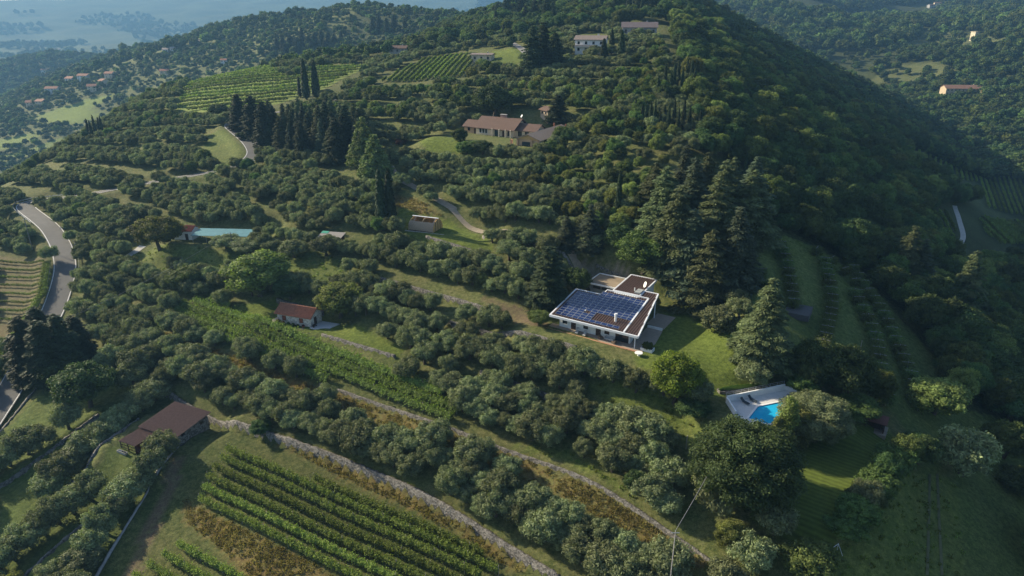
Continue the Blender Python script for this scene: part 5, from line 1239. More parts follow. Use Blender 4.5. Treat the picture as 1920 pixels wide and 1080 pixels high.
for x in (26.9, 32.6): MB().box(x - 0.3, x + 0.3, -12.95, -12.47, -1.6, 2.3).build('pilaster', mat('ochre_plaster', (0.5, 0.33, 0.2)), B)
MB().prism([(25, -16.4), (36, -16.4), (36, -12.8), (25, -12.8)], -1.8, -0.9).build('forecourt', mat('terracotta_paving', (0.42, 0.19, 0.11), 0.85), B)
MB().box(24.2, 24.9, -13.2, -12.5, -1.6, 2.0).build('gate_pillar', mat('salmon_plaster', (0.55, 0.28, 0.17)), B)
for x in (8.6, 11.6, 14.4, 16.6): MB().box(x - 0.22, x + 0.22, -0.2, 0.24, -0.6, 2.75).build('column', CREAM, B)
MB().box(6.5, 17.3, -0.8, 1.15, -0.6, -0.1).build('porch_floor', PAVE, B)
window(B, ('y', 1.2, -1), 2.7, 1.0, 1.7, 0.7, FASC); window(B, ('y', 1.2, -1), 4.0, 1.0, 1.7, 0.7, FASC); window(B, ('y', 1.2, -1), 5.3, 1.0, 1.7, 0.7, FASC)
panel_door(B, ('y', 1.2, -1), 10.0, 1.9, 2.3, -0.08, mat('dark_green_door', (0.02, 0.035, 0.035)), 'door'); panel_door(B, ('y', 1.2, -1), 13.0, 1.2, 2.2, -0.08, DARKW); window(B, ('y', 1.2, -1), 15.4, 1.2, 1.6, 0.5)
window(B, ('y', 2.2, -1), -3.3, 0.9, 1.0, 1.0); panel_door(B, ('y', 2.2, -1), -0.5, 0.9, 2.1, -0.1, DARKW)
for x in (19, 22): window(B, ('y', 3, -1), x, 1.5, 1.7, 0.4)
for y in (-8, -3, 2, 7): window(B, ('x', 35.4, 1), y, 1.2, 1.4, 0.6)
ch = MB().box(8.2, 10.6, 6.9, 8.0, 5.4, 7.0).build('chimney', mat('pink_brick', (0.36, 0.22, 0.18), 0.9), B); MB().box(8.0, 10.8, 6.7, 8.2, 7.15, 7.3).build('cap', CONC, ch); MB().box(8.5, 10.3, 7.1, 7.8, 7.0, 7.16).build('flue', DARKW, ch)
for x, y in ((29.2, 11), (33.4, 7), (34.3, 10.5)): MB().box(x - 0.25, x + 0.25, y - 0.25, y + 0.25, 3.2, 5.0).build('vent_stack', TERRA, B)
dsh = MB().cyl(0, 0, 0, 0.15, 0.4, 0.6, 12).build('satellite_dish', WHITE, B, (17.6, 7.0, 7.2)); dsh.rotation_euler = (R(60), 0, R(-40)); MB().cyl(17.6, 7.1, 5.6, 7.2, 0.05, n=6).build('dish_mast', METAL, B)

# --- stone cottage
RUB = mat('white_rubble', (0.44, 0.40, 0.35), 0.9, 0.3, 3.2, 0.4, col2=(0.68, 0.64, 0.58), kind='stone')
K = thing('stone_cottage', 'small stone cottage with orange tiled roof and red shutters', 'cottage', (COT[0], COT[1], COTZ), COTA)
gable(MB(), 0.5, 10.6, 0.6, 5.4, -0.6, 2.75, 4.2).build('wall', RUB, K)
rr = pitched(0.5, 10.6, 0.6, 5.4, 2.75, 4.2, 0.55, 0.14, ribs=0.34); rr.build('roof', TERRA, K)
RS = mat('red_shutter', (0.26, 0.07, 0.03), 0.6)
for c_ in (2.6, 7.8): window(K, ('y', 0.6, -1), c_, 1.0, 1.15, 0.9, STONE, RS)
panel_door(K, ('x', 10.6, 1), 2.6, 1.1, 2.1, 0.05, DARKW)
MB().prism([(-2.2, -0.4), (-0.1, -0.4), (0.45, 0.5), (0.45, 3.4), (-1.6, 3.4)], -0.5, 0.03).build('patio', mat('pale_paving', (0.44, 0.38, 0.31), 0.85), K)
MB().prism([(10.7, -0.2), (15.4, -0.2), (16.4, 4.6), (11.2, 4.6)], -0.4, 0.2).build('patio', mat('blue_grey_paving', (0.46, 0.47, 0.48), 0.7, 0.1), K)
MB().bar((-2.4, -0.75, -1.6), (9.6, -0.75, -1.6), 0.5, 1.55).build('plinth_wall', STONE, K)
for i in range(3): MB().box(9.8 + 0.55 * i, 10.7 + 0.55 * i, -0.9, -0.3, -0.9, -0.6 + 0.2 * i).build('step', CONC, K)
for a, kd, hh in ((1.0, 'redshrub', 1.3), (2.6, 'redshrub', 1.0), (4.2, 'shrub', 0.95), (5.6, 'shrub', 0.9), (7.0, 'shrub', 0.8)):
    x, y = loc2w(COT, COTA, a, -0.05); place(kd, x, y, hh, 'low %s shrub under the cottage windows, %s' % ('red' if kd == 'redshrub' else 'green', {1.0: 'leftmost', 2.6: 'second from the left', 4.2: 'in the middle', 5.6: 'fourth from the left', 7.0: 'rightmost'}[a]), 'shrubs under the cottage windows', z=COTZ, solo=True, wf=0.8)
t = thing('flower_pot', 'red round pot at the cottage corner', 'pot', (*loc2w(COT, COTA, 8.7, 0.0), COTZ), 0); MB().cyl(0, 0, 0, 0.5, 0.28, 0.4).build('pot', RS, t); MB().cyl(0, 0, 0.5, 0.75, 0.38, 0.2).build('plant', LEAF['red'], t)
t = thing('garden_bench', 'dark bench on the cottage patio', 'bench', (*loc2w(COT, COTA, 11.5, 1.0), COTZ + 0.05), COTA + R(90)); MB().box(-0.7, 0.7, -0.2, 0.2, 0.38, 0.44).build('seat', DARKW, t); MB().box(-0.7, 0.7, 0.2, 0.26, 0.44, 0.85).build('backrest', DARKW, t)
for sx in (-0.6, 0.6): MB().box(sx - 0.04, sx + 0.04, -0.18, 0.18, 0, 0.38).build('leg', DARKW, t)

# --- farm shed with lean-to
E_ = thing('farm_shed', 'farm shed with big brown tiled roof and smaller lean-to', 'shed', (SHE[0], SHE[1], SHEZ), SHEA)
MB().prism([(0.5, 0.4), (10.0, 0.4), (10.0, 9.0), (0.5, 9.0)], -0.6, 2.6).build('wall', STONE, E_)
zz = lambda y: 2.75 + 0.09 * y
SHR = mat('weathered_tiles', (0.185, 0.112, 0.085), 0.85, 0.25, 2.0, 0.3)
er = MB().slab([(-0.2, -0.3, zz(0)), (10.7, -0.3, zz(0)), (10.7, 9.4, zz(9.4)), (-0.2, 9.4, zz(9.4))], 0.18).build('roof', SHR, E_)
tm = MB()
for a in np.arange(0, 10.7, 0.36): tm.tube((a, -0.3, zz(-0.3) + 0.03), (a, 9.4, zz(9.4) + 0.01), 0.1, n=5)
tm.build('roof_tiles', SHR, er)
MB().box(1.2, 9.8, 0.3, 0.38, 0.0, 2.5).build('front_boards', mat('red_boards', (0.10, 0.028, 0.02), 0.7, 0.3, 5), E_)
window(E_, ('x', 10.0, 1), 2.2, 0.7, 0.5, 1.8); window(E_, ('x', 10.0, 1), 7.2, 0.7, 0.5, 1.8)
MB().prism([(-0.2, -5.2), (4.6, -5.2), (4.6, 0.2), (-0.2, 0.2)], 2.05, 2.2).build('lean_to_roof', SHR, E_)
tm = MB()
for a in np.arange(0, 4.6, 0.36): tm.tube((a, -5.2, 2.2), (a, 0.2, 2.22), 0.1, n=5)
tm.build('roof_tiles', SHR, E_)
for x, y in ((0.0, -5.0), (2.2, -5.0), (4.4, -5.0), (4.4, -2.4)): MB().box(x - 0.08, x + 0.08, y - 0.08, y + 0.08, -0.3, 2.06).build('post', DARKW, E_)
for z in (0.6, 1.3): MB().box(0, 4.4, -5.06, -4.98, z, z + 0.14).build('rail', DARKW, E_)
MB().box(4.4, 4.48, -4.9, 0.0, -0.2, 2.0).build('side_boards', mat('red_boards', (0.10, 0.028, 0.02)), E_)
t = thing('water_trough', 'pale trough in front of the lean-to', 'trough', (*loc2w(SHE, SHEA, 1.6, -6.1), G(*loc2w(SHE, SHEA, 1.6, -6.1))), SHEA); MB().box(-1.3, 1.3, -0.3, 0.3, 0.0, 0.5).build('tub', CONC, t); MB().box(-1.2, 1.2, -0.22, 0.22, 0.5, 0.52).build('water', GLASS, t)

# --- wooden barrel vault shed
A = thing('barrel_shed', 'wooden barrel vaulted shed with open roof slot', 'shed', (BAR[0], BAR[1], BARZ), BARA)
A.scale = (1.12, 1.12, 1.12); Lb, Rb_ = 7.4, 2.9
def arc(a0, a1, n, x0, x1, r, th):
    m = MB(); v = []; 
    for i in range(n + 1):
        t_ = R(a0 + (a1 - a0) * i / n)
        for rr_ in (r, r - th):
            for x in (x0, x1): v.append((x, -math.cos(t_) * rr_, 0.2 + math.sin(t_) * rr_ * 1.05))
    f = []
    for i in range(n):
        b_ = 4 * i; c_ = b_ + 4; f += [(b_, b_ + 1, c_ + 1, c_), (b_ + 3, b_ + 2, c_ + 2, c_ + 3), (b_, c_, c_ + 2, b_ + 2), (b_ + 1, b_ + 3, c_ + 3, c_ + 1)]
    f += [(0, 2, 3, 1), (4 * n, 4 * n + 1, 4 * n + 3, 4 * n + 2)]
    return m.add(v, f)
GREYW = mat('grey_slats', (0.34, 0.26, 0.18), 0.8, 0.3, 6)
nsl = 26
for i in range(nsl):
    x = -Lb / 2 + i * Lb / nsl; arc(4, 52, 5, x + 0.01, x + Lb / nsl - 0.02, Rb_ + (0.02 if i % 2 else 0), 0.1).build('slat', GREYW, A)
    arc(112, 176, 6, x + 0.01, x + Lb / nsl - 0.02, Rb_ + (0.02 if i % 2 else 0), 0.1).build('slat', WOOD, A)
for x in (-Lb / 2 + 0.1, 0.0, Lb / 2 - 0.1): arc(4, 176, 16, x - 0.08, x + 0.08, Rb_ - 0.12, 0.16).build('rib', WOOD, A)
for x0 in (-Lb / 2 - 0.02, Lb / 2 - 0.08):
    n = 14; v = [(x, -math.cos(R(180 * i / n)) * (Rb_ - 0.15), 0.2 + math.sin(R(180 * i / n)) * (Rb_ - 0.15) * 1.05) for x in (x0, x0 + 0.1) for i in range(n + 1)]
    MB().add(v, [tuple(range(n, -1, -1)), tuple(range(n + 1, 2 * n + 2))] + [(i, i + 1, n + 2 + i, n + 1 + i) for i in range(n)]).build('end_wall', WOOD, A)
for y in (-1.3, 0.0, 1.3): MB().box(Lb / 2 + 0.03, Lb / 2 + 0.1, y - 0.07, y + 0.07, 0.2, 0.2 + math.sqrt(max(0.1, (Rb_ - 0.2) ** 2 - y * y))).build('batten', DARKW, A)
MB().bar((-Lb / 2 - 0.2, 0.2, 3.35), (Lb / 2 + 0.2, 0.2, 3.35), 0.45, 0.1).build('raised_shutter', FASC, A)
for x in (-2.6, 0.0, 3.2): MB().tube((x, -1.7, 2.4), (x, 0.1, 3.4), 0.05).build('strut', METAL, A)
MB().bar((-Lb / 2 - 0.6, -Rb_ - 0.45, 0), (Lb / 2 + 3.6, -Rb_ - 0.45, 0), 0.22, 0.28).build('base_beam', CONC, A)
MB().box(-Lb / 2 + 0.2, Lb / 2 - 0.2, -Rb_ + 0.3, Rb_ - 0.3, -0.2, 0.25).build('floor', DARKW, A)
for i in range(9): MB().box(-3 + 0.7 * i, -2.55 + 0.7 * i, -0.9 + 0.3 * (i % 3), -0.3 + 0.3 * (i % 3), 0.25, 1.3 + 0.3 * (i % 2)).build('stored_crate', (DARKW, CONC, CUSH)[i % 3], A)

# --- white hut with red roof and the turquoise canopy
HUT = (TEAL[0] - 11.2, TEAL[1] + 0.8); q = pix(350, 446); HUT = (q[0], q[1])
hut = thing('white_hut', 'small white hut with red tiled roof beside the turquoise canopy', 'hut', (q[0], q[1], G(q[0], q[1])), R(-6))
gable(MB(), -3.2, 3.2, -2.0, 2.4, -1.0, 3.0, 4.0).build('wall', WHITE, hut); pitched(-3.2, 3.2, -2.0, 2.4, 3.0, 4.0, 0.4, 0.12, ribs=0.34).build('roof', mat('red_tiles', (0.33, 0.10, 0.055), 0.8, 0.3, 2), hut); panel_door(hut, ('y', -2, -1), 1.4, 1.0, 2.0, 0, DARKW)
q = pix(420, 452); cz = G(q[0], q[1])
can = thing('turquoise_canopy', 'long flat turquoise shade roof on the meadow edge', 'canopy', (q[0], q[1], cz), R(-4))
MB().slab([(-9.4, -2.6, 2.5), (9.0, -2.6, 2.5), (9.6, 3.2, 3.2), (-9.0, 3.2, 3.2)], 0.12).build('roof_sheet', mat('turquoise_sheet', (0.075, 0.21, 0.24), 0.6, 0.2, 0.4), can)
for x in (-9, -4.5, 0, 4.5, 8.8):
    for y in (-2.4, 3.0): MB().cyl(x, y, -0.5, 2.5 + (0.65 if y > 0 else 0), 0.07, n=6).build('post', METAL, can)
q = pix(622, 456)
gh = thing('garden_hut', 'grey roofed hut with green edge among the olives', 'hut', (q[0], q[1], G(q[0], q[1])), R(-12))
MB().box(-3.4, 3.4, -2, 2, -0.5, 2.0).build('wall', DARKW, gh); MB().slab([(-3.8, -2.4, 2.05), (3.8, -2.4, 2.05), (3.8, 2.4, 2.9), (-3.8, 2.4, 2.9)], 0.1).build('roof', mat('grey_sheet', (0.23, 0.215, 0.20), 0.8), gh); MB().slab([(-3.8, 1.0, 2.72), (-1.6, 1.0, 2.72), (-1.6, 2.5, 2.99), (-3.8, 2.5, 2.99)], 0.06).build('green_sheet', mat('green_sheet', (0.05, 0.27, 0.19), 0.6), gh)

# --- swimming pool
Pw = lambda a, p: loc2w(POO, POOA, a, p)
PL = thing('swimming_pool', 'blue kidney cornered swimming pool with white deck and back wall', 'pool', (POO[0], POO[1], POOZ), POOA)
WAT = bpy.data.materials.new('pool_water'); WAT.use_nodes = True; b = WAT.node_tree.nodes['Principled BSDF']; b.inputs['Base Color'].default_value = (0.02, 0.40, 0.68, 1); b.inputs['Roughness'].default_value = 0.06
nz = WAT.node_tree.nodes.new('ShaderNodeTexNoise'); nz.inputs['Scale'].default_value = 1.5; bpn = WAT.node_tree.nodes.new('ShaderNodeBump'); bpn.inputs['Strength'].default_value = 0.08; WAT.node_tree.links.new(nz.outputs[0], bpn.inputs['Height']); WAT.node_tree.links.new(bpn.outputs[0], b.inputs['Normal'])
pool_o = [(-6.2, -2.4), (-3.8, -5.2), (4.0, -5.2), (5.4, -3.8), (5.4, -0.2), (4.0, 1.0), (-1.8, 0.8)]
deck_o = [(-8.0, -1.2), (-4.2, -6.4), (5.0, -6.4), (8.6, -3.0), (9.6, 3.0), (7.2, 4.6), (-6.6, 4.0)]
DECK = mat('deck_stone', (0.56, 0.55, 0.53), 0.8, 0.1, 1.2)
m = MB(); n = len(pool_o); seg = []
bm = bmesh.new(); vo = [bm.verts.new((x, y, 0.12)) for x, y in deck_o]; vi = [bm.verts.new((x, y, 0.12)) for x, y in pool_o]
eo = [bm.edges.new((vo[i], vo[(i + 1) % len(vo)])) for i in range(len(vo))]; ei = [bm.edges.new((vi[i], vi[(i + 1) % len(vi)])) for i in range(len(vi))]
bmesh.ops.triangle_fill(bm, use_beauty=True, edges=eo + ei); bmesh.ops.extrude_face_region(bm, geom=bm.faces[:])
bm.verts.ensure_lookup_table()
for v in bm.verts[len(deck_o) + len(pool_o):]: v.co.z -= 0.6
bmesh.ops.recalc_face_normals(bm, faces=bm.faces[:]); me = bpy.data.meshes.new('deck'); bm.to_mesh(me); bm.free(); me.materials.append(DECK); link(bpy.data.objects.new('deck', me), PL)
MB().prism(pool_o, -1.6, 0.02).build('water', WAT, PL)
for i in range(n):
    x0, y0 = pool_o[i]; x1, y1 = pool_o[(i + 1) % n]; MB().bar((x0, y0, 0.125), (x1, y1, 0.125), 0.35, 0.05).build('coping', WHITE, PL)
for q0, q1, hh in (((-7.8, -1.0), (-6.5, 3.9), 1.15), ((-6.5, 3.9), (7.1, 4.5), 1.35), ((7.1, 4.5), (9.3, 3.0), 0.9)): MB().bar((*q0, -0.3), (*q1, -0.3), 0.3, hh + 0.35).build('back_wall', WHITE, PL)
MB().bar((-7.9, -1.4, -0.3), (-4.2, -6.5, -0.3), 0.25, 0.7).build('kerb', WHITE, PL)
for x in np.arange(-6.4, 7.2, 1.7): MB().cyl(x, 4.35 + (x + 6.5) * 0.04, 1.0, 1.95, 0.04, n=6).build('fence_post', METAL, PL)
for z in (1.5, 1.85): MB().bar((-6.4, 4.36, z), (7.0, 4.9, z), 0.05, 0.05).build('fence_rail', METAL, PL)
NAVY = mat('navy_fabric', (0.03, 0.045, 0.06), 0.8)
lounger('dark lounger by the pool wall, left of two', (*Pw(-3.4, 2.4), POOZ + 0.12), POOA + R(20), NAVY); lounger('dark lounger by the pool wall, right of two', (*Pw(-1.5, 2.7), POOZ + 0.12), POOA + R(20), NAVY)
seatset('garden_chair', 'dark chair at the right end of the pool deck', 'chair', (*Pw(7.0, 1.6), POOZ + 0.12), POOA, 0.7, 0.7, 0.9, NAVY)
t = thing('garden_table', 'pale table at the right end of the pool deck', 'table', (*Pw(7.9, 0.2), POOZ + 0.12), POOA); MB().box(-0.8, 0.8, -0.45, 0.45, 0.68, 0.74).build('top', WHITE, t)
for sx in (-0.7, 0.7):
    for sy in (-0.38, 0.38): MB().box(sx - 0.03, sx + 0.03, sy - 0.03, sy + 0.03, 0, 0.68).build('leg', METAL, t)
t = thing('flower_bed', 'long raised stone flower bed above the pool', 'flower bed', (*Pw(-1.5, 7.2), G(*Pw(-1.5, 7.2)) - 0.1), POOA - R(4))
for q0, q1 in (((-4.4, -0.6), (4.4, -0.6)), ((-4.4, 0.6), (4.4, 0.6)), ((-4.4, -0.6), (-4.4, 0.6)), ((4.4, -0.6), (4.4, 0.6))): MB().bar((*q0, 0), (*q1, 0), 0.2, 0.6).build('edge', STONE, t)
MB().box(-4.3, 4.3, -0.5, 0.5, 0, 0.5).build('soil', DARKW, t)
V, Fq = tuft(np.random.default_rng(8), 500, 0.6, 1.0); V = V * np.array([4.2, 0.5, 1]); o = bpy.data.objects.new('plants', mesh_np('bed_plants', V, Fq, [LEAF['shrub']], np.full(len(V), 0.5))); link(o, t); o.location = (0, 0, 0.5)
for i, (a, p) in enumerate(((4.6, 6.8), (5.4, 6.2), (6.2, 5.8), (7.0, 5.4))):
    x, y = Pw(a, p); o = MB().cyl(0, 0, -0.1, 0.08, 0.35, 0.32, 7).build('stepping_stone', CONC); o.location = (x, y, G(x, y)); tag(o, nth(i + 1) + ' pale stepping stone of the path down to the pool', 'stone', 'stepping stones by the pool')
q = pix(1640, 802)
gz = thing('barbecue_hut', 'dark hut with sagging maroon roof at the corner of the striped lawn', 'hut', (q[0], q[1], G(q[0], q[1])), R(-35))
for x in (-1.6, 1.6):
    for y in (-1.4, 1.4): MB().box(x - 0.09, x + 0.09, y - 0.09, y + 0.09, -0.6, 2.2).build('post', DARKW, gz)
MB().box(-1.6, 1.6, 1.3, 1.4, -0.3, 2.1).build('back_wall', DARKW, gz); MB().box(1.5, 1.6, -1.3, 1.3, -0.3, 1.3).build('side_wall', DARKW, gz)
pitched(-1.7, 1.7, -1.5, 1.5, 2.2, 3.0, 0.35, 0.1).build('roof', mat('maroon_sheet', (0.13, 0.055, 0.045), 0.7), gz); MB().box(-2, 2.2, -2.2, 1.6, -0.7, 0.05).build('floor', PAVE, gz); MB().box(-1.2, 1.0, -0.3, 0.5, 0.05, 0.8).build('bench', DARKW, gz)
MB().tube((2.3, -1.0, 0.0), (1.7, -1.2, 1.6), 0.07).build('slide', CONC, gz)
# football goal
q = pix(1558, 1046); t = thing('football_goal', 'thin white football goal frame at the lawn corner', 'goal', (q[0], q[1], G(q[0], q[1])), R(35)); WP = mat('white_pipe', (0.6, 0.62, 0.62), 0.5)
for x in (-1.4, 1.4): MB().tube((x, 0, -0.3), (x, 0, 2.0), 0.05).build('post', WP, t); MB().tube((x, 0, 2.0), (x, -1.2, 0.0), 0.035).build('brace', WP, t)
MB().tube((-1.45, 0, 2.0), (1.45, 0, 2.0), 0.05).build('crossbar', WP, t)

# --- smaller and distant houses
def house_px(name, label, u, v, wpx, ang, hw, D, mw, mr, floors=1, rise=None, chim=True, win=True, parts=True, ridge='x'):
    p = pix(u, v); d = math.sqrt(p[0] ** 2 + p[1] ** 2 + (CAMZ - p[2]) ** 2); L = wpx * d / FPX; z = G(p[0], p[1])
    t = thing(name, label, 'house', (p[0], p[1], z), ang); rise = rise or D * 0.2
    gable(MB(), -L / 2, L / 2, -D / 2, D / 2, -3, hw, hw + rise, ridge).build('wall', mw, t)
    rf = pitched(-L / 2, L / 2, -D / 2, D / 2, hw, hw + rise, 0.7, 0.2, ridge).build('roof', mr, t)
    if chim: MB().box(L * 0.2, L * 0.2 + 0.8, 0.2, 0.9, hw + rise * 0.5, hw + rise + 0.9).build('chimney', mw, rf)
    if win:
        k = max(2, int(L / 3.6)); fh = hw / floors
        for f in range(floors):
            for i in range(k):
                c = -L / 2 + L * (i + 0.5) / k; window(t, ('y', -D / 2, -1), c, min(1.2, L / k * 0.4), fh * 0.45, f * fh + fh * 0.28, mw)
    return t
hv = house_px('white_villa', 'white two storey villa with balcony on the upper hill', 1108, 98, 52, R(-16), 6.2, 9, WHITE, mat('grey_tiles', (0.20, 0.16, 0.14), 0.85), 2, 1.7)
MB().box(-7.4, 3.5, -5.8, -4.5, 2.7, 2.95).build('balcony_slab', WHITE, hv); MB().box(-7.4, 3.5, -5.85, -5.75, 2.95, 3.75).build('balustrade', mat('pinkish_plaster', (0.6, 0.45, 0.36)), hv)
house_px('hill_house', 'large grey roofed house below the hill top cypresses', 1198, 66, 58, R(-8), 4.2, 9, mat('grey_plaster', (0.34, 0.34, 0.34)), mat('dark_slate', (0.15, 0.12, 0.12), 0.8), 1, 2.4)
lo_ = house_px('low_house', 'low flat house above the striped vineyard', 906, 114, 36, R(-14), 3.2, 7, CREAM, mat('grey_tiles', (0.2, 0.16, 0.14)), 1, 0.5)
house_px('hill_house', 'pale house half hidden in trees on the left upper slope', 724, 92, 22, R(-5), 5.5, 8, mat('grey_plaster', (0.34, 0.34, 0.34)), BROWNR, 2)
house_px('hill_house', 'long low house right of the half hidden pale one', 748, 99, 30, R(-8), 3.0, 7, mat('grey_plaster', (0.34, 0.34, 0.34)), BROWNR, 1)
house_px('garden_shed', 'small beige shed with brown roof behind the brown roofed villa', 1030, 216, 24, R(-60), 2.2, 5, mat('beige_plaster', (0.45, 0.36, 0.25)), BROWNR, 1, chim=False)
house_px('white_house', 'lone white house on the hazy left slope', 421, 122, 9, R(10), 6, 7, WHITE, TERRA, 2)
house_px('hill_house', 'reddish house on the hazy left slope', 310, 140, 13, R(12), 5, 9, CREAM, TERRA, 1)
for (u, v, nm) in ((318, 96, 'second from the left'), (326, 99, 'in the middle'), (335, 95, 'fourth from the left'), (370, 86, 'standing apart on the right'), (312, 101, 'leftmost')):
    house_px('village_house', 'pale house of the hamlet on the left ridge, ' + nm, u, v, 8, R(random.uniform(-30, 30)), 6, 9, WHITE, mat('pale_roof', (0.4, 0.32, 0.28)), 2, chim=False)
VN = ['white red roofed house highest on the dark slope', 'cream house just below the highest white one', 'white house in the middle of the dark slope', 'cream house near the tip of the upper field', 'wide white house above the upper field', 'cream house at the left corner of the upper field', 'white house at the far left edge', 'cream house rightmost on the dark slope', 'white house left of the slope centre', 'cream house on the dark skyline, left of two', 'white house on the dark skyline, right of two', 'small cream house right above the field tip', 'small white house second from the left edge', 'cream house beside the left field corner']
for i, (u, v, w_) in enumerate(((88, 136, 13), (96, 152, 11), (159, 150, 15), (174, 170, 12), (100, 174, 17), (62, 200, 14), (14, 196, 13), (208, 146, 12), (135, 155, 12), (108, 95, 9), (140, 97, 9), (196, 160, 9), (28, 190, 10), (80, 198, 12))):
    house_px('valley_house', VN[i] + ' in the hazy left valley', u, v, w_, R(random.uniform(-25, 25)), 6, 11, (WHITE, CREAM)[i % 2], TERRA, 2, chim=False)
tv_ = house_px('long_farmhouse', 'long three storey farmhouse with red roof on the wooded far slope', 1804, 183, 60, R(-6), 10, 14, mat('beige_plaster', (0.45, 0.36, 0.25)), mat('old_tiles', (0.22, 0.12, 0.08), 0.85, 0.3, 1.0), 3, 3.0)
house_px('farm_annex', 'low annex at the right end of the long farmhouse', 1845, 183, 18, R(-6), 7, 11, mat('beige_plaster', (0.45, 0.36, 0.25)), mat('old_tiles', (0.22, 0.12, 0.08)), 2, 2.0, chim=False)
q = pix(1825, 76); t = thing('stone_tower', 'pale square tower on the far right hillside', 'tower', (q[0], q[1], G(q[0], q[1])), R(20)); MB().box(-3.5, 3.5, -3.5, 3.5, -3, 11).build('wall', mat('sand_plaster', (0.62, 0.55, 0.40)), t); MB().box(-3.9, 3.9, -3.9, 3.9, 11, 11.6).build('parapet', CREAM, t); window(t, ('y', -3.5, -1), 0, 1.2, 2, 6, CREAM)
house_px('red_barn', 'long red barn high on the far right hillside', 1862, 46, 30, R(2), 6, 12, mat('red_brick', (0.36, 0.13, 0.08)), mat('grey_sheet', (0.23, 0.215, 0.2)), 1, chim=False)
for (u, v, w_, lab) in ((1748, 48, 16, 'dark stone house'), (1772, 50, 14, 'pale stone house'), (1706, 45, 15, 'red roofed house'), (1745, 14, 9, 'brown house'), (1757, 10, 9, 'cream house')):
    house_px('hillside_house', lab + ' among the trees of the far right hillside', u, v, w_, R(random.uniform(-20, 20)), 5, 9, CREAM if 'cream' in lab or 'pale' in lab else mat('grey_plaster', (0.34, 0.34, 0.34)), TERRA if 'red' in lab else BROWNR, 2, chim=False)

# --- guard rails, poles and wires
def rail(q, off, lab):
    d = np.gradient(q[:, :2], axis=0); d /= np.hypot(*d.T)[:, None]; n = np.stack([-d[:, 1], d[:, 0]], -1); p = np.c_[q[:, :2] + n * off, q[:, 2] + 0.15]
    t = thing('guard_rail', lab, 'guard rail', p[0]); m = MB()
    for i in range(len(p) - 1): m.bar(p[i] - p[0] + [0, 0, 0.45], p[i + 1] - p[0] + [0, 0, 0.45], 0.08, 0.32)
    m.build('beam', METAL, t); pmx = MB().box(-0.06, 0.06, -0.06, 0.06, -0.3, 0.75).mesh('post', METAL)
    for i in range(0, len(p), 2): o = bpy.data.objects.new('post', pmx); link(o, t); o.location = p[i] - p[0]
uu, vv_, _d = proj(ROAD_MAIN[:, 0], ROAD_MAIN[:, 1], ROAD_MAIN[:, 2]); ib = int(np.argmin(np.hypot(uu - 42, vv_ - 388)))
rail(ROAD_MAIN[ib - 14:ib + 12], 4.0, 'steel guard rail round the outside of the left road bend')
i1 = int(np.argmin(np.hypot(uu - 124, vv_ - 500)))
rail(ROAD_MAIN[i1 - 22:i1 + 2], 4.0, 'steel guard rail along the vineyard side of the road')
rail(ROAD_MAIN[i1 - 6:i1 + 12], -4.0, 'low pale rail along the grove side of the road')
def pole(u, v, hpx, label, top_px=None):
    p = pix(u, v); d = math.sqrt(p[0] ** 2 + p[1] ** 2 + (CAMZ - p[2]) ** 2); hh = hpx * d / FPX / math.cos(math.asin((CAMZ - p[2]) / d)); z = G(p[0], p[1])
    t = thing('utility_pole', label, 'pole', (p[0], p[1], z)); MB().cyl(0, 0, -0.5, hh, 0.10 if v > 900 else 0.16, 0.06 if v > 900 else 0.10, 8).build('mast', mat('weathered_pole', (0.2, 0.19, 0.17)), t); MB().box(-0.6, 0.6, -0.05, 0.05, hh - 0.5, hh - 0.4).build('crossarm', METAL, t)
    return np.array([p[0], p[1], z + hh])
def wire(a, b_, sag, label, r=0.035):
    t_ = np.linspace(0, 1, 15); P = a[None] * (1 - t_[:, None]) + b_[None] * t_[:, None]; P[:, 2] -= sag * 4 * t_ * (1 - t_); m = MB()
    for i in range(14): m.tube(P[i] - a, P[i + 1] - a, r, n=5)
    o = m.build('power_cable', mat('cable', (0.22, 0.22, 0.22), 0.6)); o.location = a; tag(o, label, 'cable')
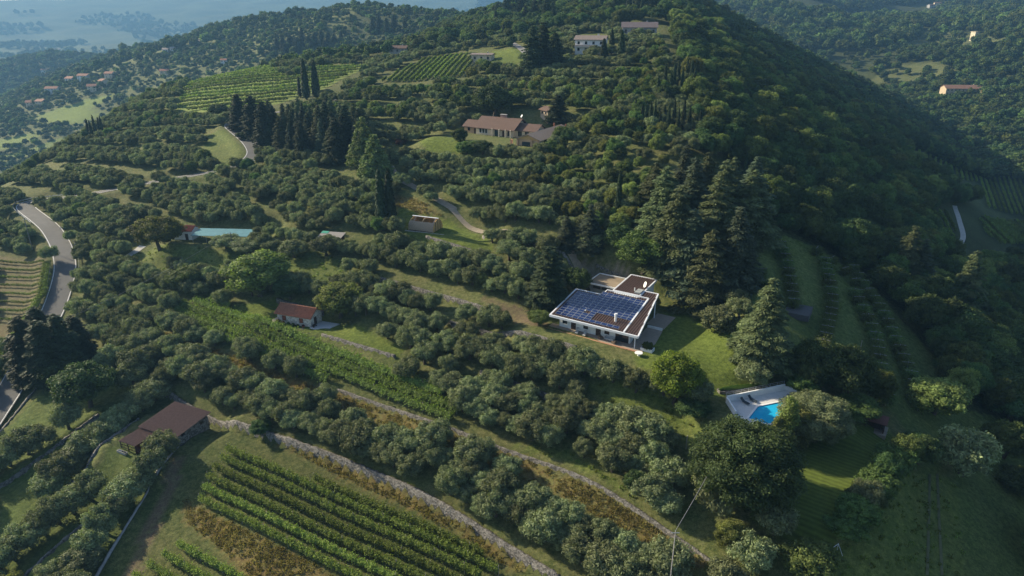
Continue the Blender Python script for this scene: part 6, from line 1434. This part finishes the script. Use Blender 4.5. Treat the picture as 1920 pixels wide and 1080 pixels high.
pa = pole(61, 468, 48, 'grey utility pole beside the road and vineyard'); pb = pole(437, 468, 30, 'utility pole at the end of the turquoise canopy'); pc = pole(96, 690, 60, 'utility pole hidden among the dark roadside conifers')
wire(pb, pc, 1.5, 'thin cable crossing the grove down to the roadside conifers')
pe = pole(1253, 1118, 98, 'slim pole at the bottom edge carrying the cable'); pf = pole(1338, 930, 70, 'pole hidden in front of the huge dark oak')
wire(pe, pf, 0.3, 'bright cable rising from the slim pole to the huge oak', 0.04); wire(pe, pe + np.array([-6.5, -22, -6]), 0.3, 'cable running from the slim pole out of the bottom edge', 0.04)
for (u, v, nm) in ((293, 590, 'middle post of the three left of the vines'), (322, 578, 'right post of the three left of the vines'), (260, 600, 'left post of the three left of the vines'), (1286, 842, 'post by the broken wall near the oak'), (1612, 660, 'post in the dark orchard')):
    p = pix(u, v); o = bpy.data.objects.new('fence_post', POSTM); link(o); o.location = (p[0], p[1], G(p[0], p[1])); o.scale = (1.6, 1.6, 1.5); tag(o, 'thin pale ' + nm, 'post', 'lone thin posts on the terraces')
q = pix(1478, 578)
t = thing('covered_court', 'grey covered rectangle beside the orchard rows', 'ground cover', (q[0], q[1], G(q[0], q[1])), R(-30)); MB().box(-5, 5, -3.2, 3.2, -1.2, 0.25).build('sheet', mat('dark_sheet', (0.07, 0.07, 0.075), 0.8), t)

# ------------------------------------------------------------------ haze
hm = bpy.data.materials.new('haze'); hm.use_nodes = True; t = hm.node_tree
for n in list(t.nodes):
    if n.type != 'OUTPUT_MATERIAL': t.nodes.remove(n)
pv_ = t.nodes.new('ShaderNodeVolumePrincipled'); pv_.inputs['Color'].default_value = (0.155, 0.33, 0.55, 1)
pv_.inputs['Density'].default_value = HAZE; pv_.inputs['Anisotropy'].default_value = 0.2
t.links.new(pv_.outputs[0], t.nodes['Material Output'].inputs['Volume'])
hz = MB().box(-9400, 6900, -700, 7500, float(GH.min()) - 3, float(GH.max()) + 22).build('haze', hm)
tag(hz, 'pale blue evening haze filling the valleys', kind='stuff')
